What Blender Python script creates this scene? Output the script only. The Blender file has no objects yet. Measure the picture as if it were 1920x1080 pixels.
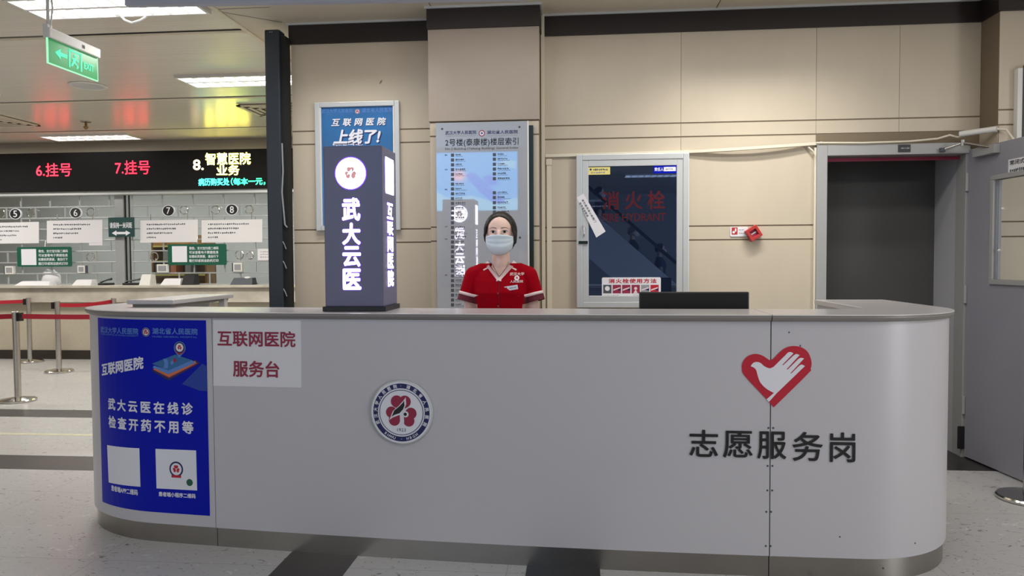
import bpy, bmesh, math, random
from mathutils import Vector, Matrix
from mathutils.bvhtree import BVHTree
from mathutils.geometry import tessellate_polygon

EXPOSURE, WORLD = 0.0, .25
P_WASH, P_FRONT, P_RIGHT, P_REAR, P_LEFT, P_HALL, P_SERV, P_OFF = 8.5, 14, 36, 95, 28, 74, 5, 42
P_TROF, P_FILL, P_SIDE = 34, 50, 200
LAMP, SCR = 4.2, 3.6
S = bpy.context.scene
C = S.collection
random.seed(7)
PI = math.pi

# ---------------------------------------------------------------- camera
F, PITCH, ROLL, YAW, CH = 1400.0, .0361, .0057, .0908, 1.35
cam_d = bpy.data.cameras.new('camera')
cam = bpy.data.objects.new('camera', cam_d)
C.objects.link(cam)
cam_d.sensor_width = 36.0
cam_d.lens = F / 1920.0 * 36.0
cam_d.clip_start = .05
cam.matrix_world = (Matrix.Translation((0, 0, CH)) @ Matrix.Rotation(YAW, 4, 'Z')
                    @ Matrix.Rotation(PI / 2 - PITCH, 4, 'X') @ Matrix.Rotation(-ROLL, 4, 'Z'))
S.camera = cam
_R = cam.matrix_world.to_3x3()


def ray(px, py):
    return _R @ Vector(((px - 960) / F, -(py - 540) / F, -1.0))


def hy(px, py, y):                     # where the sight line of a photo point meets the plane y
    d = ray(px, py)
    return Vector((0, 0, CH)) + d * (y / d.y)


def hz(px, py, z):
    d = ray(px, py)
    return Vector((0, 0, CH)) + d * ((z - CH) / d.z)


def hx(px, py, x):
    d = ray(px, py)
    return Vector((0, 0, CH)) + d * (x / d.x)


# ---------------------------------------------------------------- world, exposure, lamps
S.view_settings.view_transform = 'Standard'
S.view_settings.look = 'None'
S.view_settings.gamma = 1.0
S.view_settings.use_curve_mapping = False
S.view_settings.exposure = EXPOSURE
w = bpy.data.worlds.new('world')
S.world = w
w.use_nodes = True
w.node_tree.nodes['Background'].inputs[0].default_value = (.80, .86, 1.0, 1)
w.node_tree.nodes['Background'].inputs[1].default_value = WORLD


def area(name, loc, sx, sy, power, col=(1, .97, .92), spread=180, rot=(0, 0, 0)):
    d = bpy.data.lights.new(name, 'AREA')
    d.shape = 'RECTANGLE'
    d.size, d.size_y, d.energy, d.color = sx, sy, power, col
    d.spread = math.radians(spread)
    o = bpy.data.objects.new(name, d)
    o.location = loc
    o.rotation_euler = rot
    C.objects.link(o)
    return o


area('wall_washer_lamp', (1.12, 4.55, 3.03), 1.1, .10, P_WASH, (1, .98, .93), 88, (math.radians(20), 0, 0))
area('hall_lamp', (.6, 1.3, 3.0), 2.4, .6, P_FRONT, (1, .98, .97))
area('hall_lamp', (3.3, 2.2, 3.0), 1.2, .6, P_RIGHT, (1, .98, .97))
area('hall_lamp', (-3.6, -3.4, 3.0), 3.5, .8, P_REAR, (.95, .97, 1))
area('hall_lamp', (-5.5, 1.8, 3.0), 2.4, .6, P_LEFT, (1, .98, .97))
area('hall_lamp', (-3.1, 5.6, 3.0), 1.2, .4, P_HALL * .5, (1, .97, .92))
area('hall_lamp', (-4.6, 8.0, 3.03), 1.2, .5, P_HALL, (1, .96, .88))
area('hall_lamp', (-8.5, 8.3, 3.03), 1.2, .5, P_HALL, (1, .96, .88))
area('service_lamp', (-1.6, 4.55, 3.03), .8, .10, P_SERV, (1, .97, .92), 100, (math.radians(16), 0, 0))
area('service_troffer_lamp', (.35, 3.95, 3.04), 4.0, .25, P_TROF, (1, .97, .92))
area('rear_fill', (-8.0, -8.8, 1.7), 7, 2.6, P_FILL, (.93, .96, 1), 180, (math.radians(90), 0, 0))  # added fill from behind, lifts upper walls and ceiling; no window there
area('side_fill', (6.9, -1.5, 1.6), 4, 2.4, P_SIDE, (.96, .97, 1), 180, (0, math.radians(90), 0))  # added fill panel that brightens the counter's rounded right end; no opening there
area('office_lamp', (-8.0, 11.4, 2.85), 2.5, .6, P_OFF, (1, 1, .98))
area('office_lamp', (-5.2, 11.4, 2.85), 2.5, .6, P_OFF, (1, 1, .98))


# ---------------------------------------------------------------- materials
def mat(name, col, rough=.5, metal=0.0, emit=None, estr=0.0, noise=0.0, nscale=20.0, spec=.5, coat=0.0, bump=0.0, trans=None, stretch=None, coat_r=.08):
    m = bpy.data.materials.new(name)
    m.use_nodes = True
    nt = m.node_tree
    b = nt.nodes['Principled BSDF']
    b.inputs['Base Color'].default_value = (*col, 1)
    b.inputs['Roughness'].default_value = rough
    b.inputs['Metallic'].default_value = metal
    b.inputs['Specular IOR Level'].default_value = spec
    if coat:
        b.inputs['Coat Weight'].default_value = coat
        b.inputs['Coat Roughness'].default_value = coat_r
    if emit:
        b.inputs['Emission Color'].default_value = (*emit, 1)
        b.inputs['Emission Strength'].default_value = estr
    if noise or bump:
        tc = nt.nodes.new('ShaderNodeTexCoord')
        mp = nt.nodes.new('ShaderNodeMapping')
        if stretch:
            mp.inputs['Scale'].default_value = stretch
        n = nt.nodes.new('ShaderNodeTexNoise')
        n.inputs['Scale'].default_value = nscale
        n.inputs['Detail'].default_value = 4
        nt.links.new(tc.outputs['Object'], mp.inputs[0])
        nt.links.new(mp.outputs[0], n.inputs['Vector'])
        if noise:
            r = nt.nodes.new('ShaderNodeValToRGB')
            lo = [max(0, c * (1 - noise)) for c in col]
            hi = [min(1, c * (1 + noise)) for c in col]
            r.color_ramp.elements[0].color = (*lo, 1)
            r.color_ramp.elements[0].position = .3
            r.color_ramp.elements[1].color = (*hi, 1)
            r.color_ramp.elements[1].position = .7
            nt.links.new(n.outputs['Fac'], r.inputs[0])
            nt.links.new(r.outputs[0], b.inputs['Base Color'])
        if bump:
            bp = nt.nodes.new('ShaderNodeBump')
            bp.inputs['Strength'].default_value = bump
            bp.inputs['Distance'].default_value = .01
            nt.links.new(n.outputs['Fac'], bp.inputs['Height'])
            nt.links.new(bp.outputs[0], b.inputs['Normal'])
    if trans:
        b.inputs['Alpha'].default_value = trans
    return m


def glow(name, col, s):
    return mat(name, (.02, .02, .02), .5, emit=col, estr=s)


def pane_mat(name, tint=(1, 1, 1), refl=.12, rough=.0):
    m = bpy.data.materials.new(name)
    m.use_nodes = True
    nt = m.node_tree
    nt.nodes.clear()
    o = nt.nodes.new('ShaderNodeOutputMaterial')
    t = nt.nodes.new('ShaderNodeBsdfTransparent')
    t.inputs[0].default_value = (*tint, 1)
    g = nt.nodes.new('ShaderNodeBsdfGlossy')
    g.inputs['Roughness'].default_value = rough
    lw = nt.nodes.new('ShaderNodeLayerWeight')
    pw = nt.nodes.new('ShaderNodeMath')
    pw.operation = 'POWER'
    pw.inputs[1].default_value = 5
    ad = nt.nodes.new('ShaderNodeMath')
    ad.operation = 'MULTIPLY_ADD'
    ad.inputs[1].default_value = .9
    ad.inputs[2].default_value = refl + .03
    mx = nt.nodes.new('ShaderNodeMixShader')
    nt.links.new(lw.outputs['Facing'], pw.inputs[0])
    nt.links.new(pw.outputs[0], ad.inputs[0])
    nt.links.new(ad.outputs[0], mx.inputs[0])
    nt.links.new(t.outputs[0], mx.inputs[1])
    nt.links.new(g.outputs[0], mx.inputs[2])
    nt.links.new(mx.outputs[0], o.inputs[0])
    return m


def floor_mat():
    m = bpy.data.materials.new('vinyl_floor')
    m.use_nodes = True
    nt = m.node_tree
    N, L = nt.nodes, nt.links
    b = N['Principled BSDF']
    b.inputs['Roughness'].default_value = .32
    b.inputs['Specular IOR Level'].default_value = .45
    tc = N.new('ShaderNodeTexCoord')
    base = N.new('ShaderNodeTexNoise')
    base.inputs['Scale'].default_value = 1.3
    L.new(tc.outputs['Object'], base.inputs['Vector'])
    r0 = N.new('ShaderNodeValToRGB')
    r0.color_ramp.elements[0].color = (.43, .425, .428, 1)
    r0.color_ramp.elements[1].color = (.505, .498, .492, 1)
    L.new(base.outputs['Fac'], r0.inputs[0])
    last = r0.outputs[0]
    for sc, lo, hi, col in ((26, .65, .70, (.19, .18, .18, 1)), (18, .66, .72, (.60, .595, .59, 1)), (52, .66, .72, (.22, .21, .21, 1))):
        mp = N.new('ShaderNodeMapping')
        mp.inputs['Location'].default_value = (sc * .7, sc * .3, 0)
        mp.inputs['Scale'].default_value = (.75, 1.5, 1)
        mp.inputs['Rotation'].default_value = (0, 0, sc)
        n = N.new('ShaderNodeTexNoise')
        n.inputs['Scale'].default_value = sc
        n.inputs['Detail'].default_value = 2
        n.inputs['Distortion'].default_value = 1.2
        L.new(tc.outputs['Object'], mp.inputs[0])
        L.new(mp.outputs[0], n.inputs['Vector'])
        r = N.new('ShaderNodeValToRGB')
        r.color_ramp.elements[0].position = lo
        r.color_ramp.elements[1].position = hi
        L.new(n.outputs['Fac'], r.inputs[0])
        mx = N.new('ShaderNodeMixRGB')
        L.new(r.outputs[0], mx.inputs[0])
        L.new(last, mx.inputs[1])
        mx.inputs[2].default_value = col
        last = mx.outputs[0]
    sp = N.new('ShaderNodeSeparateXYZ')
    L.new(tc.outputs['Object'], sp.inputs[0])

    def mth(op, a, bv, c=None):
        q = N.new('ShaderNodeMath')
        q.operation = op
        for i, v in enumerate((a, bv, c)):
            if v is None:
                continue
            if isinstance(v, (int, float)):
                q.inputs[i].default_value = v
            else:
                L.new(v, q.inputs[i])
        return q.outputs[0]
    seam = None
    for ax, off in ((0, 2.52), (1, -3.05)):
        a = mth('ADD', sp.outputs[ax], off + 94)
        a = mth('MODULO', a, .94)
        a = mth('SUBTRACT', a, .47)
        a = mth('ABSOLUTE', a, 0)
        a = mth('GREATER_THAN', a, .468)
        seam = a if seam is None else mth('MAXIMUM', seam, a)
    mx = N.new('ShaderNodeMixRGB')
    L.new(mth('MULTIPLY', seam, .55), mx.inputs[0])
    L.new(last, mx.inputs[1])
    mx.inputs[2].default_value = (.2, .19, .18, 1)
    L.new(mx.outputs[0], b.inputs['Base Color'])
    return m


M = {}
M['wall'] = mat('beige_wall_panel', (.56, .485, .375), .36, noise=.05, nscale=3.0, spec=.45, stretch=(1, 1, .35))
M['wallup'] = mat('pink_beige_panel', (.385, .32, .262), .4, noise=.03, nscale=4.0)
M['groove'] = mat('wall_groove', (.20, .155, .10), .7)
M['band'] = mat('dark_brown_band', (.016, .010, .009), .45)
M['floor'] = floor_mat()
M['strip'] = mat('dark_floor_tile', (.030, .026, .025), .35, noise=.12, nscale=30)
M['yellowline'] = mat('worn_yellow_line', (.56, .54, .38), .5, noise=.12, nscale=12)
M['ceil'] = mat('strip_ceiling', (.74, .695, .59), .26, noise=.05, nscale=2.0, spec=.55, bump=.10, stretch=(.05, 14, 1))
M['ceil2'] = mat('plaster_ceiling', (.66, .60, .48), .55, noise=.03, nscale=2)
M['seam'] = mat('ceiling_seam', (.10, .09, .07), .7)
M['white'] = mat('white_paint', (.74, .73, .70), .4)
M['cream'] = mat('cream_plastic', (.72, .66, .53), .42)
M['lam'] = mat('pale_laminate', (.54, .53, .565), .33, spec=.5, noise=.012, nscale=1.5)
M['lamtop'] = mat('pale_worktop', (.50, .485, .49), .22, spec=.5)
M['edge'] = mat('grey_edge_band', (.24, .225, .21), .4)
M['steel'] = mat('brushed_steel', (.58, .56, .53), .27, 1.0, noise=.06, nscale=6, stretch=(1, 1, 30))
M['steelk'] = mat('steel_kick_plate', (.37, .355, .33), .30, 1.0, noise=.05, nscale=5)
M['chrome'] = mat('polished_steel', (.66, .64, .60), .12, 1.0)
M['alu'] = mat('aluminium_frame', (.60, .62, .62), .38, .35)
M['ledcase'] = mat('matt_black_case', (.010, .009, .010), .7, spec=.15)
M['dark'] = mat('black_plastic', (.012, .012, .014), .38)
M['darkgap'] = mat('dark_gap', (.01, .01, .01), .8)
M['post'] = mat('dark_blue_grey_metal', (.032, .040, .052), .42, .2)
M['tower'] = mat('grey_led_case', (.15, .15, .245), .32, spec=.5)
M['paper'] = mat('white_paper', (.76, .75, .78), .6)
M['crimson'] = mat('crimson_print', (.30, .02, .06), .55)
M['red'] = mat('red_print', (.50, .012, .035), .5)
M['redp'] = mat('red_plastic', (.46, .035, .035), .35)
M['blue'] = mat('poster_blue', (.001, .009, .42), .3, spec=.15)
M['blue2'] = mat('poster_mid_blue', (.008, .05, .36), .25)
M['lblue'] = mat('poster_light_blue', (.10, .24, .62), .3)
M['skyb'] = mat('poster_sky_blue', (.035, .16, .40), .22, noise=.25, nscale=2.0)
M['navy'] = mat('navy_print', (.008, .012, .10), .4)
M['black'] = mat('black_print', (.010, .010, .012), .5)
M['pwhite'] = mat('white_print', (.78, .79, .86), .5)
M['orange'] = mat('orange_print', (.62, .17, .06), .5)
M['greyp'] = mat('grey_print', (.30, .31, .33), .6)
M['dgrey'] = mat('dark_grey_print', (.07, .08, .10), .6)
M['green'] = mat('green_sign', (.008, .10, .06), .4)
M['dgreen'] = mat('dark_green_sign', (.012, .055, .055), .4)
M['yellow'] = mat('yellow_label', (.78, .68, .22), .5)
M['acryl'] = mat('grey_acrylic', (.40, .425, .47), .03, spec=.5, coat=1.0, coat_r=.01)
M['acryl'].node_tree.nodes['Principled BSDF'].inputs['IOR'].default_value = 1.9
M['bottle'] = mat('dark_green_edge', (.008, .022, .016), .3)
M['doorp'] = mat('grey_door_paint', (.29, .29, .33), .38, noise=.02, nscale=3)
M['framep'] = mat('grey_frame_paint', (.36, .36, .355), .4)
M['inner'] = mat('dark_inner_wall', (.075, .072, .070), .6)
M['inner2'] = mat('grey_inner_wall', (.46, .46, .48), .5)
M['marble'] = mat('cream_marble', (.52, .485, .415), .25, noise=.24, nscale=2.6, stretch=(1, 1, 1.6))
M['cfront'] = mat('cream_counter_front', (.50, .45, .355), .4, noise=.03)
M['skirt'] = mat('dark_skirting', (.030, .022, .018), .4)
M['gap'] = mat('dark_seam', (.03, .03, .03), .7)
M['lamp'] = glow('lamp_diffuser', (1, .98, .95), LAMP)
M['louver'] = mat('white_louvre', (.85, .85, .85), .3, emit=(1, .98, .95), estr=.0)
M['ledred'] = glow('red_led', (1, .006, .018), 13.0)
M['ledyel'] = glow('yellow_led', (1, .82, .10), 14.0)
M['ledora'] = glow('warm_white_led', (1, .72, .36), 6.0)
M['ledgrn'] = glow('green_led', (.015, .85, .25), 12.0)
M['ledcyan'] = glow('cyan_led', (.03, .75, .60), 10.0)
M['ledwhite'] = glow('white_led', (.95, .88, 1.0), 7.5)
M['ledviolet'] = glow('violet_led_rim', (.20, .06, 1.0), 1.6)
M['ledpink'] = glow('pink_led', (1.0, .48, .50), .62)
M['ledteal'] = glow('teal_led', (.10, .62, .66), .9)
M['exitg'] = glow('green_exit_mark', (.05, 1.0, .55), 1.0)
M['exitp'] = mat('green_exit_panel', (.05, .36, .12), .25, emit=(.05, .55, .18), estr=.22)
M['exite'] = glow('lit_exit_edge', (.35, 1.0, .55), 1.1)
M['office'] = mat('office_wall', (.50, .52, .515), .6)
M['bar'] = mat('grey_painted_steel', (.44, .46, .47), .32, .3)
M['brown'] = mat('brown_wood', (.22, .12, .045), .5, noise=.2, nscale=10)
M['tape'] = mat('red_barrier_tape', (.42, .012, .030), .5)
M['skin'] = mat('skin', (.76, .53, .44), .45, noise=.03, nscale=30)
M['hair'] = mat('dark_brown_hair', (.010, .006, .005), .42, spec=.35, noise=.4, nscale=60, stretch=(1, 1, .15), bump=.3)
M['cloth'] = mat('red_uniform', (.32, .0008, .008), .8, noise=.06, nscale=40, bump=.1, spec=.06)
M['clothd'] = mat('dark_red_cuff', (.11, .003, .014), .75)
M['trim'] = mat('pink_white_trim', (.80, .62, .60), .7)
M['mask'] = mat('pale_blue_mask', (.62, .72, .78), .7)
M['eye'] = mat('eye_white', (.62, .58, .56), .5)
M['iris'] = mat('dark_iris', (.012, .008, .006), .6, spec=.15)
M['lip'] = mat('lip', (.5, .18, .16), .5)
M['navyc'] = mat('navy_trousers', (.015, .017, .035), .8)
M['shoe'] = mat('white_shoe', (.7, .7, .7), .5)
M['pane'] = pane_mat('clear_pane', (.96, .975, .97), .02)
M['cabglass'] = mat('dark_cabinet_glass', (.006, .011, .028), .01, spec=.5)
_b = M['cabglass'].node_tree.nodes['Principled BSDF']
_b.inputs['IOR'].default_value = 2.9
_b.inputs['Specular Tint'].default_value = (.42, .58, 1.0, 1)
M['dimred'] = mat('dim_red_print', (.075, .007, .014), .5, spec=.2)
M['escal'] = mat('escalator_panel', (.60, .62, .66), .4)


# ---------------------------------------------------------------- object helpers
WL = {}


def link(o, parent, world):
    C.objects.link(o)
    if parent:
        o.parent = parent
        o.location = Vector(world) - WL[parent.name]
    else:
        o.location = world
    WL[o.name] = Vector(world)


def tag(o, label=None, cat=None, group=None, kind=None):
    if label:
        o['label'] = label
    if cat:
        o['category'] = cat
    if group:
        o['group'] = group
    if kind:
        o['kind'] = kind
    return o


def thing(name, label, cat, loc, group=None):
    o = bpy.data.objects.new(name, None)
    o.empty_display_size = .1
    link(o, None, Vector(loc))
    return tag(o, label, cat, group)


def mk(name, verts, faces, mats, parent=None, smooth=False, midx=None, label=None, cat=None, group=None, kind=None):
    vs = [Vector(v) for v in verts]
    lo = Vector((min(v.x for v in vs), min(v.y for v in vs), min(v.z for v in vs)))
    hi = Vector((max(v.x for v in vs), max(v.y for v in vs), max(v.z for v in vs)))
    c = (lo + hi) / 2
    if parent is None:
        c.z = lo.z
    me = bpy.data.meshes.new(name)
    me.from_pydata([v - c for v in vs], [], faces)
    if not isinstance(mats, (list, tuple)):
        mats = [mats]
    for m in mats:
        me.materials.append(m)
    if midx:
        me.polygons.foreach_set('material_index', midx)
    if smooth:
        me.polygons.foreach_set('use_smooth', [True] * len(me.polygons))
    me.update()
    o = bpy.data.objects.new(name, me)
    link(o, parent, c)
    if smooth == 'auto':
        es = o.modifiers.new('split', 'EDGE_SPLIT')
        es.split_angle = math.radians(35)
    return tag(o, label, cat, group, kind)


def mkbm(name, bm, mats, parent=None, **k):
    bm.verts.ensure_lookup_table()
    bmesh.ops.recalc_face_normals(bm, faces=bm.faces)
    bm.verts.index_update()
    v = [x.co.copy() for x in bm.verts]
    f = [[y.index for y in x.verts] for x in bm.faces]
    mi = [x.material_index for x in bm.faces]
    bm.free()
    return mk(name, v, f, mats, parent, midx=mi, **k)


def add_box(bm, a, b, bev=0.0, mi=0):
    t = bmesh.new()
    bmesh.ops.create_cube(t, size=1)
    a, b = Vector(a), Vector(b)
    for v in t.verts:
        v.co = Vector(((a.x + b.x) / 2 + v.co.x * (b.x - a.x), (a.y + b.y) / 2 + v.co.y * (b.y - a.y), (a.z + b.z) / 2 + v.co.z * (b.z - a.z)))
    if bev:
        bmesh.ops.bevel(t, geom=list(t.edges), offset=bev, segments=2, affect='EDGES', profile=.6)
    merge(bm, t, mi)


def merge(bm, t, mi=0, mtx=None):
    t.verts.index_update()
    vs = [bm.verts.new(mtx @ v.co if mtx else v.co) for v in t.verts]
    for f in t.faces:
        try:
            nf = bm.faces.new([vs[v.index] for v in f.verts])
            nf.material_index = mi
        except ValueError:
            pass
    t.free()


def box(name, a, b, m, parent=None, bev=0.0, **k):
    bm = bmesh.new()
    add_box(bm, a, b, bev)
    return mkbm(name, bm, m, parent, **k)


def add_tube(bm, pts, r, seg=12, caps=True, mi=0, closed=False):
    pts = [Vector(p) for p in pts]
    rs = r if isinstance(r, (list, tuple)) else [r] * len(pts)
    rings = []
    up = None
    n = len(pts)
    for i, p in enumerate(pts):
        if closed:
            d = (pts[(i + 1) % n] - pts[i - 1]).normalized()
        else:
            d = (pts[min(i + 1, n - 1)] - pts[max(i - 1, 0)]).normalized()
        if up is None:
            up = d.orthogonal().normalized()
        up = (up - d * up.dot(d)).normalized()
        s = d.cross(up)
        rings.append([bm.verts.new(p + (up * math.cos(t) + s * math.sin(t)) * rs[i]) for t in [2 * PI * k / seg for k in range(seg)]])
    pairs = list(zip(rings, rings[1:])) + ([(rings[-1], rings[0])] if closed else [])
    for a, b in pairs:
        for k in range(seg):
            f = bm.faces.new((a[k], a[(k + 1) % seg], b[(k + 1) % seg], b[k]))
            f.material_index = mi
            f.smooth = True
    if caps and not closed:
        bm.faces.new(rings[0][::-1]).material_index = mi
        bm.faces.new(rings[-1]).material_index = mi


def tube(name, pts, r, m, parent=None, seg=12, closed=False, **k):
    bm = bmesh.new()
    add_tube(bm, pts, r, seg, closed=closed)
    return mkbm(name, bm, m, parent, smooth='auto', **k)


def lathe(name, prof, c, m, parent=None, seg=40, **k):
    bm = bmesh.new()
    c = Vector(c)
    rings = []
    for r, z in prof:
        if r < 1e-6:
            rings.append([bm.verts.new(c + Vector((0, 0, z)))])
        else:
            rings.append([bm.verts.new(c + Vector((r * math.cos(2 * PI * i / seg), r * math.sin(2 * PI * i / seg), z))) for i in range(seg)])
    for a, b in zip(rings, rings[1:]):
        for i in range(seg):
            j = (i + 1) % seg
            q = [a[i % len(a)], a[j % len(a)], b[j % len(b)], b[i % len(b)]]
            u = []
            for v in q:
                if v not in u:
                    u.append(v)
            if len(u) > 2:
                bm.faces.new(u)
    return mkbm(name, bm, m, parent, smooth='auto', **k)


def add_ellipsoid(bm, c, r, seg=20, ringn=14, mi=0, rot=None):
    t = bmesh.new()
    bmesh.ops.create_uvsphere(t, u_segments=seg, v_segments=ringn, radius=1)
    mtx = Matrix.Translation(c) @ (rot.to_4x4() if rot else Matrix()) @ Matrix.Diagonal((*r, 1))
    merge(bm, t, mi, mtx)


# ---------------------------------------------------------------- flat print toolkit
_tc = {}


def text2d(s, bold=.0, spacing=1.0, shear=0.0, res=3):
    key = (s, bold, spacing, shear, res)
    if key in _tc:
        return _tc[key]
    cu = bpy.data.curves.new('t', 'FONT')
    cu.body = s
    cu.size = 1
    cu.space_character = spacing
    cu.shear = shear
    cu.resolution_u = res
    o = bpy.data.objects.new('t', cu)
    C.objects.link(o)
    bpy.context.view_layer.update()
    dg = bpy.context.evaluated_depsgraph_get()
    me = bpy.data.meshes.new_from_object(o.evaluated_get(dg))
    v = [(x.co.x, x.co.y) for x in me.vertices]
    f = [list(p.vertices) for p in me.polygons]
    bpy.data.objects.remove(o)
    bpy.data.curves.remove(cu)
    bpy.data.meshes.remove(me)
    if bold and v:                     # heavier strokes: the same outline laid over itself, shifted
        n, v0, f0 = len(v), list(v), list(f)
        v, f = list(v0), list(f0)
        for k, (dx, dy) in enumerate(((1, 0), (-1, 0), (0, 1), (0, -1), (.7, .7), (-.7, .7), (.7, -.7), (-.7, -.7))):
            v += [(p[0] + dx * bold, p[1] + dy * bold, (k + 1) * 4e-5) for p in v0]
            f += [[i + (k + 1) * n for i in q] for q in f0]
    _tc[key] = (v, f)
    return v, f


def fit(sh, u0, v0, u1, v1, skew=0.0, keep=False):
    v, f = sh
    xs, ys = [p[0] for p in v], [p[1] for p in v]
    a, b, c, d = min(xs), max(xs), min(ys), max(ys)
    sx = (u1 - u0) / max(b - a, 1e-9)
    sy = (v1 - v0) / max(d - c, 1e-9)
    if keep:
        k = min(sx, sy)
        mu, mv = (u0 + u1) / 2, (v0 + v1) / 2
        return [(mu + (p[0] - (a + b) / 2) * k, mv + (p[1] - (c + d) / 2) * k) + tuple(p[2:]) for p in v], f
    return [(u0 + (p[0] - a) * sx, v0 + (p[1] - c) * sy + skew * ((p[0] - a) * sx)) + tuple(p[2:]) for p in v], f


def poly(pts):
    tri = tessellate_polygon([[Vector((p[0], p[1], 0)) for p in pts]])
    out = []
    for t in tri:
        a, b, c = (pts[i] for i in t)
        if (b[0] - a[0]) * (c[1] - a[1]) - (b[1] - a[1]) * (c[0] - a[0]) < 0:
            t = (t[0], t[2], t[1])
        out.append(list(t))
    return list(pts), out


def rect(u0, v0, u1, v1, nu=1, nv=1):
    v, f = [], []
    for j in range(nv + 1):
        for i in range(nu + 1):
            v.append((u0 + (u1 - u0) * i / nu, v0 + (v1 - v0) * j / nv))
    for j in range(nv):
        for i in range(nu):
            a = j * (nu + 1) + i
            f.append([a, a + 1, a + nu + 2, a + nu + 1])
    return v, f


def rrect(u0, v0, u1, v1, r, n=5):
    p = []
    for cx, cy, a in ((u1 - r, v0 + r, -90), (u1 - r, v1 - r, 0), (u0 + r, v1 - r, 90), (u0 + r, v0 + r, 180)):
        for i in range(n + 1):
            t = math.radians(a + 90 * i / n)
            p.append((cx + r * math.cos(t), cy + r * math.sin(t)))
    return poly(p)


def disc(cu, cv, r, n=40, ry=None):
    p = [(cu + r * math.cos(2 * PI * i / n), cv + (ry or r) * math.sin(2 * PI * i / n)) for i in range(n)]
    return p, [list(range(n))]


def ring(cu, cv, r0, r1, n=48):
    v = [(cu + r * math.cos(2 * PI * i / n), cv + r * math.sin(2 * PI * i / n)) for r in (r0, r1) for i in range(n)]
    return v, [[i, n + i, n + (i + 1) % n, (i + 1) % n][::1] for i in range(n)]


def join(shapes):
    V, Fc = [], []
    for v, f in shapes:
        k = len(V)
        V += list(v)
        Fc += [[i + k for i in q] for q in f]
    return V, Fc


def densify(sh, L):
    """split long edges so that a print follows a curved surface"""
    bm = bmesh.new()
    vs = [bm.verts.new((p[0], p[1], 0)) for p in sh[0]]
    for q in sh[1]:
        try:
            bm.faces.new([vs[i] for i in q])
        except ValueError:
            pass
    bmesh.ops.triangulate(bm, faces=bm.faces)
    for _ in range(7):
        es = [e for e in bm.edges if e.calc_length() > L]
        if not es:
            break
        bmesh.ops.subdivide_edges(bm, edges=es, cuts=1)
        bmesh.ops.triangulate(bm, faces=[f for f in bm.faces if len(f.verts) > 3])
    bm.verts.index_update()
    out = [(v.co.x, v.co.y) for v in bm.verts], [[v.index for v in f.verts] for f in bm.faces]
    bm.free()
    return out


def xf(sh, fn):
    return [tuple(fn(p[0], p[1])) + tuple(p[2:]) for p in sh[0]], sh[1]


def hull(pts):
    pts = sorted(set(pts))

    def half(ps):
        h = []
        for p in ps:
            while len(h) > 1 and (h[-1][0] - h[-2][0]) * (p[1] - h[-2][1]) - (h[-1][1] - h[-2][1]) * (p[0] - h[-2][0]) <= 0:
                h.pop()
            h.append(p)
        return h
    a, b = half(pts), half(pts[::-1])
    return a[:-1] + b[:-1]


def flat(name, layers, parent, mp, dense=0, **k):
    """layers: (shape, material, height above the surface) printed on the surface mp(u, v, h)"""
    V, Fc, mi, mats = [], [], [], []
    if dense:
        layers = [(densify(sh, dense), m, h) for sh, m, h in layers]
    for sh, m, h in layers:
        if m not in mats:
            mats.append(m)
        off = len(V)
        V += [mp(p[0], p[1], h + (p[2] if len(p) > 2 else 0)) for p in sh[0]]
        Fc += [[i + off for i in q] for q in sh[1]]
        mi += [mats.index(m)] * len(sh[1])
    return mk(name, V, Fc, mats, parent, midx=mi, **k)


def lines(name, layers, parent, mp, **k):
    """one object for each printed line"""
    for l in layers:
        flat(name, [l], parent, mp, **k)


def sheet(name, outline, m, parent, mp, h0, h1, back=True, **k):
    """a sheet with thickness from an outline (ccw)"""
    n = len(outline)
    sv, sf = poly(outline)
    V = [mp(u, v, h1) for u, v in sv] + [mp(u, v, h0) for u, v in sv]
    Fc = [list(q) for q in sf] + [[i + n for i in q[::-1]] for q in sf]
    for i in range(n):
        j = (i + 1) % n
        Fc.append([i, i + n, j + n, j])
    return mk(name, V, Fc, m, parent, **k)


def wallmap(y):                        # a surface facing the camera at depth y
    return lambda u, v, h: Vector((u, y - h, v))


def pxbox(y, x0, y0, x1, y1):          # photo box -> (u0, v0, u1, v1) on the plane y
    cx, cy = (x0 + x1) / 2, (y0 + y1) / 2
    return hy(x0, cy, y).x, hy(cx, y1, y).z, hy(x1, cy, y).x, hy(cx, y0, y).z


def ptext(s, y, b, bold=.0, spacing=1.0, shear=0.0, skew=0.0, res=3):
    return fit(text2d(s, bold, spacing, shear, res), *pxbox(y, *b), skew=skew)


def dashes(u0, v0, u1, v1, n=8, seed=1):
    """tiny unreadable print, as broken strokes"""
    rnd = random.Random(seed)
    out = []
    w = (u1 - u0) / n
    for i in range(n):
        out.append(rect(u0 + w * i + w * .08, v0 + (v1 - v0) * rnd.uniform(0, .25), u0 + w * (i + rnd.uniform(.6, .92)), v0 + (v1 - v0) * rnd.uniform(.7, 1)))
    return join(out)


def petals(cu, cv, R):
    out = []
    for a, b, c in (((-.14, .34, .19), (.12, .34, .19), (.0, .06)), ((-.31, 0, .18), (-.22, -.24, .18), (-.05, -.03)), ((.31, -.02, .18), (.24, -.25, .18), (.06, -.06))):
        for q in (a, b):
            pts = [(q[0] + q[2] * math.cos(t), q[1] + q[2] * math.sin(t)) for t in [2 * PI * i / 18 for i in range(18)]] + [c]
            pv, pf = poly(hull(pts))
            out.append(([p + (len(out) * 3e-5,) for p in pv], pf))
    return xf(join(out), lambda x, y: (cu + x * R, cv + y * R))


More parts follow.
